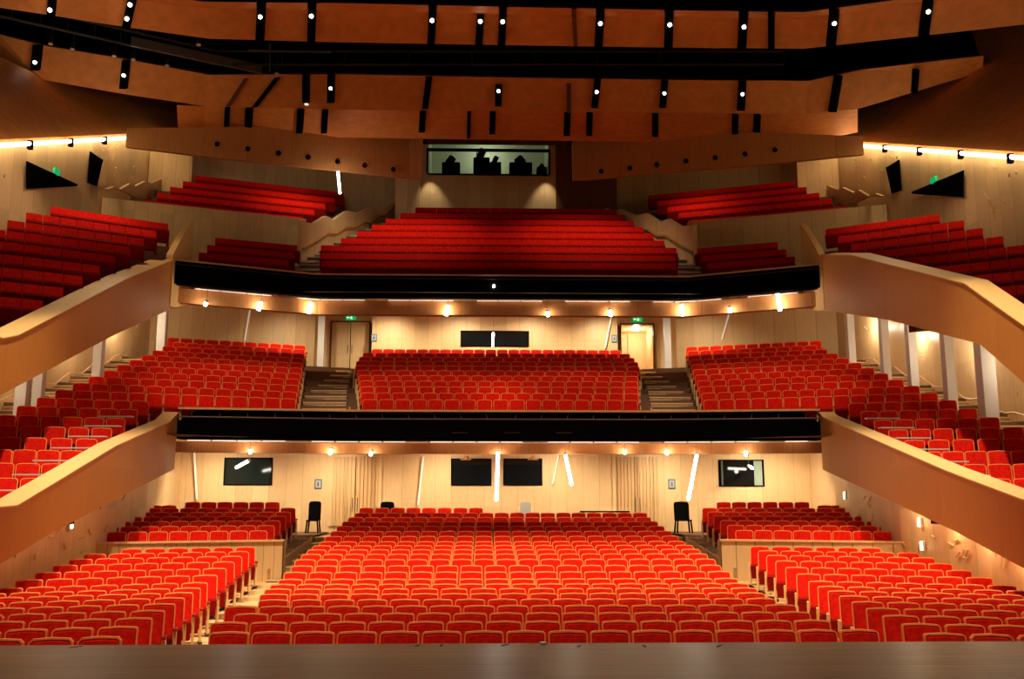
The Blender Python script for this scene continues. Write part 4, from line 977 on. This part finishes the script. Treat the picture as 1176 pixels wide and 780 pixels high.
# recessed downlights in the two soffits
for x in (-10, -6, -2, 2, 6, 10):
    light('SPOT', (x, 33.9, 4.5), 520, (1, .84, .60), (x*1.04, 36.3, 1.0), spot_size=math.radians(125), spot_blend=.9, shadow_soft_size=.12)
for x in (-12, -8.5, -5, -1.7, 1.7, 5, 8.5, 12):
    yy = 43.0 if abs(x) < 7 else 40.8-(abs(x)-8.5)*.4
    light('SPOT', (x, yy, 11.2), 430, (1, .84, .60), (x*1.04, yy+2.2, 7.5), spot_size=math.radians(130), spot_blend=.9, shadow_soft_size=.12)
# LED strips on walls
for s in MIR:
    A = Vector((s*15.75, 43.5, 19.6)); B = Vector((s*15.75, 25, 11.9))
    for f in (.04, .16, .28, .40, .52, .64, .76, .88):
        q = A.lerp(B, f); light('POINT', (s*15.45, q.y, q.z-.14), 6.5, (1, .72, .38), shadow_soft_size=.05)
    for y in (19, 20.5, 22, 24):
        light('POINT', (s*9.95, y, under(y)-.12), 26 if s > 0 else 3, (1, .78, .48), shadow_soft_size=.05)
    for y in (26, 30, 34, 38):
        light('POINT', (s*14.9, y, lerp([(26, 6.4), (38, 9.6)], y)), 70, (1, .84, .62), shadow_soft_size=.1)
light('POINT', LOBBY, 60, (1, .9, .7), shadow_soft_size=.1)
light('POINT', (-.5, 46.8, 20.3), 42, (.9, 1, .75), shadow_soft_size=.3)
# little spots on the control-room wall
light('SPOT', (v0.x+.35, 44.3, w1.z+.35), 110, (1, .85, .6), (v0.x+.6, 45, 16.4), spot_size=math.radians(55), spot_blend=.8)
light('SPOT', (v1.x-.35, 44.3, w1.z+.35), 110, (1, .85, .6), (v1.x-.6, 45, 16.4), spot_size=math.radians(55), spot_blend=.8)
# upper seats
for x in (-3.8, 3.8):
    light('SPOT', (x, 36.6, 18.4), 950, (1, .74, .5), (x, 40.2, 12), spot_size=math.radians(85), spot_blend=.8, shadow_soft_size=.12)
for s in MIR:
    light('SPOT', (s*8.5, 40.9, 17.6), 190 if s < 0 else 150, (1, .66, .42), (s*9.5, 42.6, 14.8), spot_size=math.radians(115), spot_blend=.9, shadow_soft_size=.2)
    light('SPOT', (s*13.2, 32, 15.4), 420 if s < 0 else 230, (1, .74, .5), (s*13.6, 30.5, 9), spot_size=math.radians(115), spot_blend=.8, shadow_soft_size=.12)
    light('SPOT', (s*8, 20, 12.5), 650 if s < 0 else 260, W, (s*14.5, 29, 15.5), spot_size=math.radians(65), spot_blend=.9, shadow_soft_size=.3)  # unseen spot added to brighten the side ceiling reflectors
w = bpy.data.worlds.new('world'); S.world = w; w.use_nodes = True
w.node_tree.nodes['Background'].inputs[0].default_value = (1, .5, .28, 1); w.node_tree.nodes['Background'].inputs[1].default_value = .018
# ================================================================== CAMERA
cd = bpy.data.cameras.new('camera'); cam = bpy.data.objects.new('camera', cd); COL.objects.link(cam); S.camera = cam
cam.location = (CX, 0, CZ); cam.rotation_euler = (math.pi/2+T, 0, -YAW)
cd.sensor_width = 36; cd.lens = F*36/1176; cd.clip_end = 200
S.view_settings.view_transform = 'Standard'; S.view_settings.look = 'None'; S.view_settings.exposure = 0; S.view_settings.gamma = 1
S.view_settings.use_curve_mapping = False
